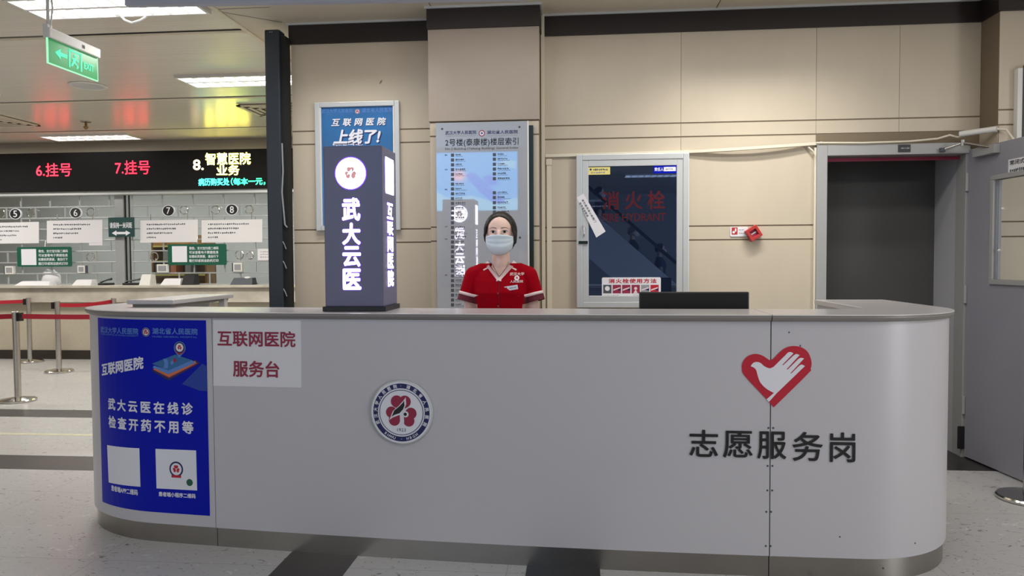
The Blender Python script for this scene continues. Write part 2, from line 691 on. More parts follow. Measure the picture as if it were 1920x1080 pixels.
def leafshape(cu, cv, R, g=0.0):
    p = [(.10, .37), (.05, .30), (-.08, .17), (-.22, .06), (-.31, -.14), (-.22, -.08), (-.05, -.02), (.06, .10), (.11, .22)]
    cx = sum(a for a, b in p) / len(p)
    cy = sum(b for a, b in p) / len(p)
    return poly([(cu + R * (cx + (a - cx) * (1 + g)), cv + R * (cy + (b - cy) * (1 + g * 1.4))) for a, b in p][::-1])


def ringtext(s, cu, cv, r, size, a0, a1, bold=.0, inward=False):
    """characters along a circle from angle a0 to a1 (degrees)"""
    out = []
    n = len(s)
    for i, ch in enumerate(s):
        if ch == ' ':
            continue
        a = math.radians(a0 + (a1 - a0) * (i / max(n - 1, 1)))
        v, f = text2d(ch, bold, res=2)
        if not v:
            continue
        xs = [p[0] for p in v]
        ys = [p[1] for p in v]
        mx, my = (min(xs) + max(xs)) / 2, (min(ys) + max(ys)) / 2
        rot = a - PI / 2 if not inward else a + PI / 2
        cx, cy = cu + r * math.cos(a), cv + r * math.sin(a)
        out.append(([(cx + size * ((p[0] - mx) * math.cos(rot) - (p[1] - my) * math.sin(rot)), cy + size * ((p[0] - mx) * math.sin(rot) + (p[1] - my) * math.cos(rot))) + tuple(p[2:]) for p in v], f))
    return join(out)


def emblem_layers(cu, cv, R, h, small=True, e=.0004):
    L = [(disc(cu, cv, R), M['pwhite'], h), (ring(cu, cv, R * .74, R * .95), M['navy'], h + e), (petals(cu, cv, R * (1.0 if not small else 1.12)), M['red'], h + e)]
    k = 1.0 if not small else 1.12
    L += [(leafshape(cu, cv, R * k, .22), M['pwhite'], h + 2 * e), (leafshape(cu, cv, R * k), M['black'], h + 3 * e)]
    return L


HDR1, HDR2 = '武汉大学人民医院', '湖北省人民医院'

# ================================================================ the setting
W, CZ, COL, FAR = 5.30, 3.07, 5.07, 10.10


def struct(name, a, b, m, parent=None, bev=0.0):
    o = box(name, a, b, m, parent, bev)
    if parent is None:
        o['kind'] = 'structure'
    return o


def plan(name, z, x0, y0, x1, y1, m, parent=None):
    return mk(name, [(x0, y0, z), (x1, y0, z), (x1, y1, z), (x0, y1, z)], [[0, 1, 2, 3]], m, parent, kind='structure' if parent is None else None)


fl = struct('floor', (-12, -9, -.05), (7, 13, 0), M['floor'])
# dark vinyl strips and a worn yellow line laid in the floor
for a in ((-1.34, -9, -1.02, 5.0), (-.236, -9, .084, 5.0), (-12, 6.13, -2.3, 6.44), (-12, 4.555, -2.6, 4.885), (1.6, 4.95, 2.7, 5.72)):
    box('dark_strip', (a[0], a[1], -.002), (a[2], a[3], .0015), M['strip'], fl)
box('yellow_line', (-12, 5.475, -.002), (-2.6, 5.535, .001), M['yellowline'], fl)

ce = struct('ceiling_hall', (-12, 3.4, CZ), (-2.463, 13, CZ + .05), M['ceil'])
for y in (5.36, 7.5, 9.2):
    box('joint', (-12, y, CZ - .002), (-2.48, y + .018, CZ + .01), M['seam'], ce)
    box('joint_trim', (-12, y + .02, CZ - .006), (-2.48, y + .07, CZ + .01), M['ceil2'], ce)
box('joint', (-3.9, 5.36, CZ - .004), (-2.48, 5.385, CZ + .01), M['darkgap'], ce)
cs = struct('ceiling_service', (-2.463, 3.4, CZ), (7, 6.2, CZ + .05), M['ceil2'])
box('edge_trim', (-2.475, 3.4, CZ - .008), (-2.44, 6.2, CZ + .02), M['cream'], cs)
for a in ((-2.44, 4.93, -2.08, 4.936), (-1.0, 3.4, -.994, 5.07), (.93, 3.4, .936, 5.3)):
    box('joint', (a[0], a[1], CZ - .001), (a[2], a[3], CZ + .01), M['seam'], cs)
mk('joint', [(-2.44, 4.99, CZ - .001), (-2.44, 5.0, CZ - .001), (-2.12, 5.255, CZ - .001), (-2.12, 5.243, CZ - .001)], [[0, 1, 2, 3]], M['seam'], cs)
struct('ceiling_front', (-12, -9, CZ), (7, 3.4, CZ + .05), M['ceil2'])

GRO = (.60, .695, 1.489, 1.585, 2.204, 2.299)


def panelled(name, x0, x1, yf, thick, zt, seams=(), openings=None, mp='wall', up=None):
    """wall slab with panels standing proud of dark grooves"""
    st = struct(name, (x0, yf + .004, 0), (x1, yf + thick, zt), M['groove']) if not openings else None
    if openings:
        bm = bmesh.new()
        ox0, ox1, oz = openings
        add_box(bm, (x0, yf + .004, 0), (ox0, yf + thick, zt))
        add_box(bm, (ox0, yf + .004, oz), (ox1, yf + thick, zt))
        if ox1 < x1 - .005:
            add_box(bm, (ox1, yf + .004, 0), (x1, yf + thick, zt))
        st = mkbm(name, bm, M['groove'], None, kind='structure')
    zs = [0.1] + list(GRO) + [zt]
    for i in range(len(zs) - 1):
        xs = [x0] + [s for s in seams if x0 < s < x1] + [x1]
        for xa, xb in zip(xs, xs[1:]):
            if openings and zs[i] < openings[2]:
                if xa >= openings[0] - .01:
                    continue
                xb = min(xb, openings[0])
            z0, z1 = zs[i] + (.005 if i else 0), zs[i + 1] - (.005 if i < len(zs) - 2 else 0)
            if openings and xa >= openings[0] - .01:
                z0 = max(z0, openings[2])
            mm = M[mp] if not (up and i == len(zs) - 2) else M[up]
            box('wall_panel', (xa + .0012, yf, z0), (xb - .0012, yf + .02, z1), mm, st)
    return st


wl_ = panelled('wall_back_left', -2.08, -1.02, W, .12, 2.93)
wr_ = panelled('wall_back_right', -.245, 2.67, W, .12, 2.93, seams=(.70, 1.607, 2.15), openings=(1.607, 2.60, 2.11))
wc_ = panelled('wall_column', -1.02, -.272, COL, .28, 2.93, mp='wall')
box('upper_panel', (-1.026, COL - .012, 2.303), (-.268, COL + .03, 2.93), M['wallup'], wc_, .003)
wj_ = panelled('wall_right', 2.67, 7, 5.08, .4, 2.93)
box('return_panel', (2.668, 5.08, .1), (2.674, 5.3, 2.2), M['wall'], wj_)
struct('wall_side', (-2.10, 5.44, 0), (-2.0, 12.9, CZ), M['wall'])
struct('wall_left', (-12.1, -9, 0), (-12, 13, CZ), M['wall'])
struct('wall_far_right', (7, -9, 0), (7.1, 5.5, CZ), M['wall'])
struct('wall_rear', (-12, -9.1, 0), (7, -9, CZ), M['office'])
# dark brown frieze and white cornice bead
for nm, a, b in (('trim_1', (-2.09, W - .018), (-1.02, W + .1)), ('trim_2', (-1.03, COL - .03), (-.262, W)), ('trim_3', (-.245, W - .018), (2.655, W + .1)), ('trim_4', (2.652, 5.06), (7, W + .1))):
    t = struct(nm, (a[0], a[1], 2.922), (b[0], b[1], 3.058), M['band'])
    box('cornice_bead', (a[0] - .012, a[1] - .012, 3.056), (b[0] + (.012 if nm == 'trim_2' else 0), b[1] - .01, CZ), M['alu'], t)
for nm, a, b in (('baseboard_left', (-2.08, W - .01), (-1.02, W)), ('baseboard_back', (-.245, W - .01), (1.6, W)), ('baseboard_right', (2.67, 5.07), (7, 5.08))):
    struct(nm, (a[0], a[1], 0), (b[0], b[1] + .02, .1), M['skirt'])

# white vertical cable cover beside the column, thin trunking beside and across the wall
o = box('cable_duct', (-.268, W - .05, 0), (-.243, W, 3.065), M['cream'], None, .003, label='cream vertical duct in the corner right of the column, floor to ceiling', cat='duct')
o = thing('cable_trunking', 'thin cream vertical trunking from desk height up to the horizontal strip, beside the cabinet', 'trunking', (-.213, W, 0))
box('cover', (-.232, W - .024, 0), (-.198, W, 2.03), M['cream'], o, .004)
box('end_cap', (-.236, W - .030, 2.02), (-.194, W, 2.065), M['cream'], o, .005)
o = thing('horizontal_trunking', 'cream horizontal strip across the wall above the cabinet, sagging near the door', 'trunking', (.7, W, 2.08))
pts = []
bm = bmesh.new()
for i in range(41):
    x = -.24 + (1.640 + .24) * i / 40
    z = 2.088 + .011 * min(1, (x + .24) / 1.0)
    out = 0.0
    if x > .75:
        t = (x - .75) / (1.63 - .75)
        out = .032 * math.sin(PI * min(t, 1)) ** .8
        z = 2.099 + .040 * t ** 1.6
    pts.append((x, W - .012 - out, z))
prof = [(.011, -.012), (-.011, -.010), (-.011, .010), (.011, .012)]
rows = [[bm.verts.new((x, y + a, z + b)) for a, b in prof] for x, y, z in pts]
for r0, r1 in zip(rows, rows[1:]):
    for k in range(4):
        bm.faces.new((r0[k], r0[(k + 1) % 4], r1[(k + 1) % 4], r1[k]))
bm.faces.new(rows[0][::-1])
bm.faces.new(rows[-1])
mkbm('cover', bm, M['cream'], o)
lathe('screw', [(0, 0), (.006, 0), (.006, .004), (0, .004)], (1.62, W - .030, 2.150), M['dgrey'], o, 10)
tube('dangling_cable', [(1.55, W - .02, 2.115), (1.58, W - .03, 2.085), (1.60, W - .02, 2.05), (1.598, W - .012, 1.9)], .006, M['cream'], o)
o = tube('door_cable', [(1.60, W - .03, 2.140), (1.9, W - .035, 2.133), (2.2, W - .035, 2.137), (2.38, W - .045, 2.150), (2.45, W - .06, 2.170), (2.50, W - .06, 2.155), (2.56, W - .09, 2.172)], .007, M['cream'], None, label='thin cream cable running along the top of the grey door frame', cat='cable')
o = thing('conduit_piece', 'short fat white tube on the cable above the door hinge', 'conduit', (2.6, W - .12, 2.15))
tube('sleeve', [(2.50, W - .09, 2.170), (2.655, W - .235, 2.176)], .019, M['white'], o)
tube('cable_end', [(2.655, W - .235, 2.176), (2.70, W - .26, 2.165), (2.72, W - .30, 2.10), (2.73, W - .33, 2.03)], .008, M['cream'], o)
o = box('door_edge_strip', (1.592, W - .022, 0), (1.606, W, 2.11), M['cream'], None, .003, label='narrow cream strip down the left side of the grey door frame', cat='strip')

# ---------------------------------------------------------------- doorway and open door
dr = thing('door_1', None, None, (2.1, W, 0))
dr['kind'] = 'structure'
bm = bmesh.new()
add_box(bm, (1.607, W - .028, 0), (1.677, W + .11, 2.125), .004)
add_box(bm, (1.677, W - .028, 2.052), (2.60, W + .11, 2.125), .004)
add_box(bm, (2.575, W - .020, 0), (2.66, W + .11, 2.052), .004)
mkbm('door_frame', bm, M['framep'], dr)
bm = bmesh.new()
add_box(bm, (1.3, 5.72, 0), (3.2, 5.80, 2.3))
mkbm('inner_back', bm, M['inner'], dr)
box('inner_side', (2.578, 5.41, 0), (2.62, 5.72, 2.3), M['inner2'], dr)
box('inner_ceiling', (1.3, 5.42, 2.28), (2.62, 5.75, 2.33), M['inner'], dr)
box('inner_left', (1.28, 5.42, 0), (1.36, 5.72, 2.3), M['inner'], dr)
box('red_strip', (1.69, W + .06, 2.022), (2.572, W + .066, 2.046), M['crimson'], dr)
q0_, q1_ = hy(1782, 799, W - .03), hy(1801, 842, W - .03)
box('black_kick_patch', (2.548, W - .030, q1_.z), (2.66, W - .016, q0_.z), M['dark'], dr, .006)
o = thing('door_plate', 'small black plate with pale marks on the grey lintel', 'sign', (2.06, W - .03, 2.1))
b = pxbox(W - .03, 1684, 271, 1707, 285)
mp = wallmap(W - .0285)
sheet('plate', [(b[0], b[1]), (b[2], b[1]), (b[2], b[3]), (b[0], b[3])], M['dark'], o, mp, 0, .004)
flat('marks', [(rect(b[0] + .018, b[1] + .021, b[0] + .036, b[1] + .029), M['greyp'], .0045), (rect(b[0] + .052, b[1] + .021, b[0] + .072, b[1] + .029), M['greyp'], .0045), (disc(b[0] + .043, b[1] + .025, .004, 12), M['greyp'], .0045)], o, mp)
# the leaf swings out toward the hall
lf = thing('door_leaf', 'open grey metal door with glazed opening, at the right edge', 'door', (2.60, 5.27, 0))
H0 = Vector((2.590, 5.275, 0))
D0 = Vector((2.647, 4.684, 0)) - Vector((2.590, 5.275, 0))
D0.normalize()
N0 = Vector((D0.y, -D0.x, 0))          # toward the camera side (left)


def leafmap(u, v, h):
    return H0 + D0 * u + N0 * h + Vector((0, 0, v))


LW, LZ0, LZ1 = .93, .012, 2.075
c0, c1 = hx(1867, 338, 2.62), hx(1867, 525, 2.62)
wu0, wu1, wv0, wv1 = .275, .72, 1.215, 1.845
bm = bmesh.new()


def lbox(bm, u0, v0, u1, v1, h0, h1, mi=0, bev=.003):
    t = bmesh.new()
    add_box(t, (u0, v0, h0), (u1, v1, h1), bev)
    for vv in t.verts:
        vv.co = leafmap(vv.co.x, vv.co.y, vv.co.z)
    merge(bm, t, mi)


for q in ((0, LZ0, wu0, LZ1), (wu1, LZ0, LW, LZ1), (wu0, LZ0, wu1, wv0), (wu0, wv1, wu1, LZ1)):
    lbox(bm, q[0], q[1], q[2], q[3], -.045, 0, bev=0)
mkbm('leaf_panel', bm, M['doorp'], lf)
bm = bmesh.new()
for q in ((wu0 - .03, wv0 - .03, wu1 + .03, wv0), (wu0 - .03, wv1, wu1 + .03, wv1 + .03), (wu0 - .03, wv0, wu0, wv1), (wu1, wv0, wu1 + .03, wv1)):
    lbox(bm, q[0], q[1], q[2], q[3], -.02, .012)
gf = mkbm('glazing_frame', bm, M['framep'], lf)
bm = bmesh.new()
lbox(bm, wu0, wv0, wu1, wv1, -.026, -.020, bev=0)
mkbm('glass_pane', bm, M['pane'], lf)
for uu, vv in ((wu0 + .055, 1.66), (wu0 + .028, 1.40)):
    bm = bmesh.new()
    add_ellipsoid(bm, leafmap(uu, vv, -.015), (.009, .009, .009), 10, 8)
    mkbm('glass_clip', bm, M['white'], gf)
for i in range(3):
    tube('hinge', [leafmap(0, .3 + .75 * i, .008), leafmap(0, .42 + .75 * i, .008)], .012, M['framep'], lf)
o = thing('door_sticker', 'small white notice with dark characters on the open grey door', 'notice', leafmap(.49, 1.92, .002))
sheet('card', [(.40, 1.865), (.70, 1.865), (.70, 1.955), (.40, 1.955)], M['paper'], o, leafmap, .0005, .002)
flat('lettering', [(fit(text2d('常闭式防火门', .02), .415, 1.918, .68, 1.948), M['black'], .0025), (dashes(.415, 1.875, .68, 1.897, 16, 3), M['dgrey'], .0025)], o, leafmap)
o = thing('door_closer', 'steel hinged door closer arm above the open grey door', 'door closer', (2.4, W - .04, 2.1))
p0, p1 = hy(1767, 281, W - .05), hy(1805, 268, W - .12)
p2 = leafmap(.12, 2.06, .03)
tube('arm', [p0, p1], .009, M['steel'], o)
tube('arm', [p1, leafmap(.28, 2.05, .03)], .009, M['steel'], o)
lathe('pivot', [(0, -.012), (.018, -.012), (.018, .012), (0, .012)], p0, M['dgrey'], o, 16)
lathe('pivot', [(0, -.02), (.014, -.02), (.014, .02), (0, .02)], p1, M['chrome'], o, 16)
bm = bmesh.new()
lbox(bm, .10, 2.01, .32, 2.065, .0, .04)
mkbm('closer_body', bm, M['framep'], o)
# edge of the framed board on the right wall
o = thing('wall_lightbox', 'white edged board cut off by the right border of the photo', 'board', (3.1, 5.07, 2.3))
b = pxbox(5.045, 1906, 128, 1916, 266)
box('frame', (b[0], 5.035, 2.02), (b[0] + .75, 5.08, b[3]), M['white'], o, .004)
box('screen', (b[0] + .03, 5.030, 2.05), (b[0] + .72, 5.036, b[3] + .015), M['dark'], o)
# dark stain on the left wall
p = hy(714, 154, W)
mk('wall_mark', [(p.x - .012, W - .002, p.z - .015), (p.x + .004, W - .002, p.z - .006), (p.x + .012, W - .002, p.z + .016), (p.x - .002, W - .002, p.z + .008)], [[0, 1, 2, 3]], M['groove'], wl_)

# ---------------------------------------------------------------- dark post at the end of the wall
ps = thing('metal_post', 'tall dark blue-grey metal post at the left end of the beige wall', 'post', (-2.17, 5.22, 0))
box('front_plate', (-2.232, 5.19, 0), (-2.122, 5.30, 3.005), M['post'], ps, .012)
box('side_channel', (-2.13, 5.21, 0), (-2.083, 5.29, 2.96), M['darkgap'], ps)
tube('cable', [(-2.118, 5.20, 2.2), (-2.112, 5.195, 2.0), (-2.122, 5.195, 1.85), (-2.105, 5.195, 1.62), (-2.09, 5.20, 1.60)], .006, M['greyp'], ps, 8)
for z in (1.50, 1.36, 1.16):
    tube('cable_tie', [(-2.125, 5.198, z), (-2.112, 5.195, z - .02), (-2.100, 5.198, z - .055)], .004, M['greyp'], ps, 8)
for x in (-2.19, -2.175):
    bm = bmesh.new()
    add_ellipsoid(bm, (x, 5.190, 2.985), (.005, .004, .004), 8, 6)
    mkbm('rivet', bm, M['greyp'], ps)

# ================================================================ the curved service counter
XL, XR, RB = -2.615, 1.69, 4.40


def bez(p0, p1, p2, p3, n):
    out = []
    for i in range(n):
        t = i / n
        a, b, c, d = (1 - t) ** 3, 3 * t * (1 - t) ** 2, 3 * t * t * (1 - t), t ** 3
        out.append((a * p0[0] + b * p1[0] + c * p2[0] + d * p3[0], a * p0[1] + b * p1[1] + c * p2[1] + d * p3[1]))
    return out


raw = [(XL, RB - .04 * k) for k in range(0, 12)]
fx0, fy0, fx1, fy1 = -2.06, 3.400, 1.19, 3.212
k = .5523
raw += bez((XL, fy0 + .5), (XL, fy0 + .5 - .5 * k), (fx0 - .5 * k, fy0 + .035), (fx0, fy0), 20)
for i in range(60):
    t = i / 60
    raw.append((fx0 + (fx1 - fx0) * t, fy0 + (fy1 - fy0) * t - 4 * .048 * t * (1 - t)))
raw += bez((fx1, fy1), (fx1 + .5 * k, fy1), (XR, fy1 + .5 - .5 * k), (XR, fy1 + .5), 20)
raw += [(XR, y) for y in [fy1 + .5 + (RB - fy1 - .5) * i / 12 for i in range(13)]]
PT = [Vector((a, b, 0)) for a, b in raw]
SL = [0.0]
for a, b in zip(PT, PT[1:]):
    SL.append(SL[-1] + (b - a).length)


def cpt(s):
    s = max(0.0, min(SL[-1] - 1e-6, s))
    lo, hi = 0, len(SL) - 1
    while hi - lo > 1:
        m = (lo + hi) // 2
        if SL[m] <= s:
            lo = m
        else:
            hi = m
    t = (s - SL[lo]) / (SL[hi] - SL[lo])

    def tan(i):
        return (PT[min(i + 1, len(PT) - 1)] - PT[max(i - 1, 0)]).normalized()
    d = (tan(lo).lerp(tan(hi), t)).normalized()
    n = Vector((d.y, -d.x, 0))
    return PT[lo].lerp(PT[hi], t), n


def cmap(s, v, h):
    p, n = cpt(s)
    return Vector((p.x + n.x * h, p.y + n.y * h, v))


_cs = [i * SL[-1] / 1600 for i in range(1601)]
_cp = [cpt(s)[0] for s in _cs]


def cpx(px, py):                       # photo point on the counter front -> (arc length, height)
    d = ray(px, py)
    best = None
    for i in range(1600):
        a, b = _cp[i], _cp[i + 1]
        ca, cb = d.x * a.y - d.y * a.x, d.x * b.y - d.y * b.x
        if ca * cb <= 0 and ca != cb:
            t = ca / (ca - cb)
            q = a.lerp(b, t)
            r = math.hypot(q.x, q.y)
            if best is None or r < best[0]:
                best = (r, _cs[i] + t * (_cs[i + 1] - _cs[i]))
    if best is None:
        i = min(range(1601), key=lambda k_: abs(d.x * _cp[k_].y - d.y * _cp[k_].x) / _cp[k_].length)
        best = (math.hypot(_cp[i].x, _cp[i].y), _cs[i])
    r, s = best
    return s, CH + d.z * r / math.hypot(d.x, d.y)


def cbox(x0, y0, x1, y1):
    cx, cy = (x0 + x1) / 2, (y0 + y1) / 2
    return cpx(x0, cy)[0], cpx(cx, y1)[1], cpx(x1, cy)[0], cpx(cx, y0)[1]


SA, SB = cpx(402, 800)[0], cpx(1444, 800)[0]
ct = thing('service_counter', 'long pale grey curved reception counter with steel kick plate, across the foreground', 'counter', (-.4, 3.4, 0))


def strip(name, s0, s1, prof, m, parent, n=None):
    """sweep a (height offset h, z) profile along the counter outline"""
    n = n or max(2, int((s1 - s0) / .04))
    V, Fc = [], []
    for i in range(n + 1):
        s = s0 + (s1 - s0) * i / n
        V += [cmap(s, z, h) for h, z in prof]
    q = len(prof)
    for i in range(n):
        for j in range(q):
            jj = (j + 1) % q
            Fc.append([i * q + j, (i + 1) * q + j, (i + 1) * q + jj, i * q + jj])
    Fc.append(list(range(q))[::-1])
    Fc.append([n * q + j for j in range(q)])
    o = mk(name, V, Fc, m, parent)
    bm = bmesh.new()
    bm.from_mesh(o.data)
    bmesh.ops.recalc_face_normals(bm, faces=bm.faces)
    for f in bm.faces:
        f.smooth = len(f.verts) == 4
    bm.to_mesh(o.data)
    bm.free()
    es = o.modifiers.new('split', 'EDGE_SPLIT')
    es.split_angle = math.radians(13)
    return o


SE = SL[-1]
for s0, s1 in ((0, SA - .0015), (SA + .0015, SB - .0022), (SB + .0022, SE)):
    strip('front_panel', s0, s1, [(-.02, .093), (.004, .093), (.004, 1.092), (-.02, 1.092)], M['lam'], ct)
    strip('kick_plate', s0, s1, [(-.03, 0), (-.008, 0), (-.008, .092), (-.03, .092)], M['steelk'], ct)
strip('seam_cover', SB - .004, SB + .004, [(-.03, .0), (-.012, .0), (-.002, 1.09), (-.03, 1.09)], M['gap'], ct, 2)
strip('inner_frame', 0, SE, [(-.34, .1), (-.322, .1), (-.322, 1.092), (-.34, 1.092)], M['lam'], ct)
for s0, s1 in ((0, SB - .002), (SB + .002, SE)):
    strip('edge_band', s0, s1, [(-.03, 1.090), (.006, 1.090), (.018, 1.096), (.024, 1.106), (.024, 1.113), (-.03, 1.113)], M['edge'], ct)
    strip('worktop', s0, s1, [(-.355, 1.094), (-.03, 1.1125), (.020, 1.1125), (.025, 1.115), (.025, 1.118), (.021, 1.120), (-.352, 1.120), (-.355, 1.118)], M['lamtop'], ct)
strip('writing_shelf', SL[16], SL[-18], [(-.60, .735), (-.345, .735), (-.345, .76), (-.60, .76)], M['lamtop'], ct)
for i, (px, py) in enumerate(((1445, 802), (1443.5, 873), (1443, 919), (1441, 959), (1440, 1023))):
    for sgn in (-1, 1):
        s, z = cpx(px + sgn * 4.5, py)
        bm = bmesh.new()
        add_ellipsoid(bm, cmap(s, z, .004), (.0045, .003, .0045), 8, 6)
        mkbm('screw', bm, M['dgrey'], ct)
for px, py in ((1479, 623), (1500, 648), (1574, 1006), (1658, 1067), (1714, 1018)):
    s, z = cpx(px, py)
    bm = bmesh.new()
    add_ellipsoid(bm, cmap(s, z, .003 if z > .095 else -.008), (.0045, .002, .0045), 8, 6)
    mkbm('screw', bm, M['dgrey'], ct)
# lift-up flap resting on the left wing
fp = thing('counter_flap', 'pale flap board lying on the left wing of the counter', 'board', (-2.25, 4.0, 1.12))
bm = bmesh.new()
add_box(bm, (-2.36, 3.70, 1.135), (-2.105, 4.38, 1.158), .004)
mkbm('board', bm, M['lamtop'], fp)
box('under_rail', (-2.34, 3.72, 1.120), (-2.13, 4.36, 1.136), M['edge'], fp)
box('foot_block', (-2.16, 4.30, 1.02), (-2.125, 4.34, 1.136), M['white'], fp)

# ================================================================ what is stuck on the counter front
# ---- blue poster on the rounded left corner
po = thing('blue_poster', 'tall blue printed poster wrapped round the left corner of the counter', 'poster', cmap(cpx(290, 780)[0], .13, .005))
b = cbox(184, 600, 392, 962)
s0, s1 = cpx(190, 780)[0], cpx(391, 780)[0]
z0, z1 = cpx(300, 960)[1], cpx(300, 599.5)[1]
HP = .0052
flat('sheet', [(rect(s0, z0, s1, z1, 30, 1), M['blue'], HP)], po, cmap)


def cshape(sh, h, m):
    return (sh, m, h)


def ctext(s, q, bold=0.0, spacing=1.0, shear=0.0, skew=0.0, res=3):
    return fit(text2d(s, bold, spacing, shear, res), *cbox(*q), skew=skew)


def cpoly(pts):
    return poly([cpx(*p) for p in pts])


HB = HP + .0006
lines('header_lettering', [(ctext(HDR1, (191, 614, 261, 626), .02), M['lblue'], HB), (ctext(HDR2, (287, 615, 372, 627), .02), M['lblue'], HB),
                          (ctext('RENMIN HOSPITAL OF WUHAN UNIVERSITY', (192, 627, 261, 630)), M['lblue'], HB), (ctext('HUBEI GENERAL HOSPITAL', (287, 630, 371, 633)), M['lblue'], HB)], po, cmap)
sc, zc = cpx(275, 622.5)
flat('emblem', emblem_layers(sc, zc, .021, HB), po, cmap)
flat('slogan_lettering', [(ctext('互联网医院', (193, 686, 271, 710), .035, 1.0, 0, .18), M['pwhite'], HB)], po, cmap)
lines('slogan_lettering', [(ctext('武大云医在线诊', (205, 752, 363, 775), .03, 1.45), M['pwhite'], HB), (ctext('检查开药不用等', (206, 786, 364, 810), .03, 1.45), M['pwhite'], HB)], po, cmap)
lines('caption_lettering', [(ctext('患者端APP二维码', (211, 914, 260, 925), .03), M['pwhite'], HB), (ctext('患者端小程序二维码', (299, 923, 368, 932), .03), M['pwhite'], HB)], po, cmap)
flat('white_card', [(cpoly([(203, 834), (263, 840), (265, 912), (206, 904)]), M['pwhite'], HB)], po, cmap, .03)
cd = flat('white_card', [(cpoly([(293, 841), (369, 844), (371, 919), (295, 915)]), M['pwhite'], HB)], po, cmap, .03)
sc, zc = cpx(332, 879)
flat('emblem', [(disc(sc, zc, .037), M['navy'], HB + .0005), (disc(sc, zc, .029), M['pwhite'], HB + .0008), (petals(sc, zc, .036), M['red'], HB + .0011), (rect(sc - .026, zc - .041, sc + .026, zc - .029), M['red'], HB + .0011)], cd, cmap)
sc, zc = cpx(357, 904)
flat('green_dot', [(disc(sc, zc, .017, 24), M['green'], HB + .0005)], cd, cmap)
# the drawing: a phone lying in perspective with a map pin
a = []


def P(x, y):                           # drawing coordinates of the poster crop -> photo pixels
    return (170 + x / 8.309, 590 + y / 8.309)


for pts, m, h in (
        ([(1430, 1080), (1750, 760), (1815, 800), (1825, 1080), (1822, 1190), (1700, 1180), (1530, 1110)], M['blue2'], 0),
        ([(940, 860), (1200, 1010), (1240, 1020), (1720, 750), (1640, 700), (1230, 900)], M['navy'], .0002),
        ([(985, 855), (1235, 985), (1680, 760), (1650, 730), (1240, 940), (1000, 830)], M['crimson'], .0004),
        ([(990, 850), (1235, 968), (1660, 755), (1640, 715), (1240, 900), (1000, 820)], M['orange'], .0006),
        ([(980, 820), (1225, 925), (1650, 745), (1580, 700), (1225, 860), (1000, 790)], M['lblue'], .0008),
        ([(970, 760), (1225, 868), (1590, 705), (1330, 620)], M['skyb'], .0010),
        ([(1145, 685), (1210, 690), (1225, 760), (1215, 835), (1150, 830), (1165, 760)], M['lblue'], .0012),
        ([(1255, 740), (1300, 690), (1310, 740), (1275, 790)], M['lblue'], .0012)):
    pp = [cpx(*P(*q)) for q in pts]
    a.append((poly(pp), m, HB + h))
sc, zc = cpx(*P(1325, 710))
a.append((disc(sc, zc, .010, 16), M['crimson'], HB + .0014))
flat('phone_drawing', a, po, cmap, .03)
sc, zc = cpx(*P(1402, 515))
tip = cpx(*P(1392, 668))
flat('map_pin', [(poly(hull([(sc + .031 * math.cos(t), zc + .031 * math.sin(t)) for t in [2 * PI * i / 30 for i in range(30)]] + [tip])), M['lblue'], HB + .0016),
                 (poly(hull([(sc + .026 * math.cos(t), zc - .004 + .026 * math.sin(t)) for t in [PI + PI * i / 12 for i in range(13)]] + [(tip[0], tip[1] + .012)])), M['crimson'], HB + .0019),
                 (disc(sc, zc + .002, .026), M['navy'], HB + .0021), (disc(sc, zc + .002, .020), M['pwhite'], HB + .0024), (petals(sc, zc + .002, .022), M['red'], HB + .0027)], po, cmap)

# ---- white paper sign
wp = thing('paper_sign', 'white paper sheet with two lines of crimson characters, taped right of the blue poster', 'sign', cmap(cpx(482, 660)[0], .82, .005))
q = [cpx(401, 600), cpx(565, 600.5), cpx(566, 726.5), cpx(401, 723)]
sheet('paper', [q[3], q[2], q[1], q[0]], M['paper'], wp, cmap, .0042, .0056)
lines('lettering', [(ctext('互联网医院', (409, 620, 555, 650), .022), M['crimson'], .0062), (ctext('服务台', (438, 676, 525, 707), .022), M['crimson'], .0062)], wp, cmap)

# ---- round emblem badge
sc, zc = cpx(754.5, 772)
R = (cpx(813, 772)[0] - cpx(696.5, 772)[0]) / 2
bd = thing('emblem_badge', 'round white and blue hospital emblem plaque with red petals, mid left on the counter front', 'emblem', cmap(sc, zc - R, .01))
bm = bmesh.new()
n = 64
prof = [(R * .96, .004), (R, .010), (R * .995, .014), (R * .97, .016), (0, .016)]
rings = []
for r, h in prof:
    rings.append([bm.verts.new(cmap(sc + r * math.cos(2 * PI * i / n), zc + r * math.sin(2 * PI * i / n), h)) for i in range(n)] if r else None)
for ra, rb in zip(rings, rings[1:]):
    if rb:
        for i in range(n):
            bm.faces.new((ra[i], ra[(i + 1) % n], rb[(i + 1) % n], rb[i]))
bm.faces.new(rings[-2])
mkbm('disc', bm, M['alu'], bd)
flat('white_face', [(disc(sc, zc, R * .955, 64), M['pwhite'], .0166)], bd, cmap)
rg = flat('blue_ring', [(ring(sc, zc, R * .75, R * .90, 64), M['navy'], .0172), (ring(sc, zc, R * .685, R * .705, 64), M['navy'], .0172)], bd, cmap)
lines('ring_lettering', [(ringtext('武汉大学人民医院', sc, zc, R * .825, R * .125, 203, 103, .03), M['pwhite'], .0180), (ringtext('·湖北省人民医院', sc, zc, R * .825, R * .125, 90, -25, .03), M['pwhite'], .0180),
                        (ringtext('RHWU', sc, zc, R * .825, R * .12, 233, 254, .02, True), M['pwhite'], .0180), (ringtext('·', sc, zc, R * .825, R * .12, 270, 270, .05, True), M['pwhite'], .0180), (ringtext('HBGH', sc, zc, R * .825, R * .12, 284, 306, .02, True), M['pwhite'], .0180)], rg, cmap)
flat('petal_mark', [(petals(sc, zc, R), M['crimson'], .0174)], bd, cmap)


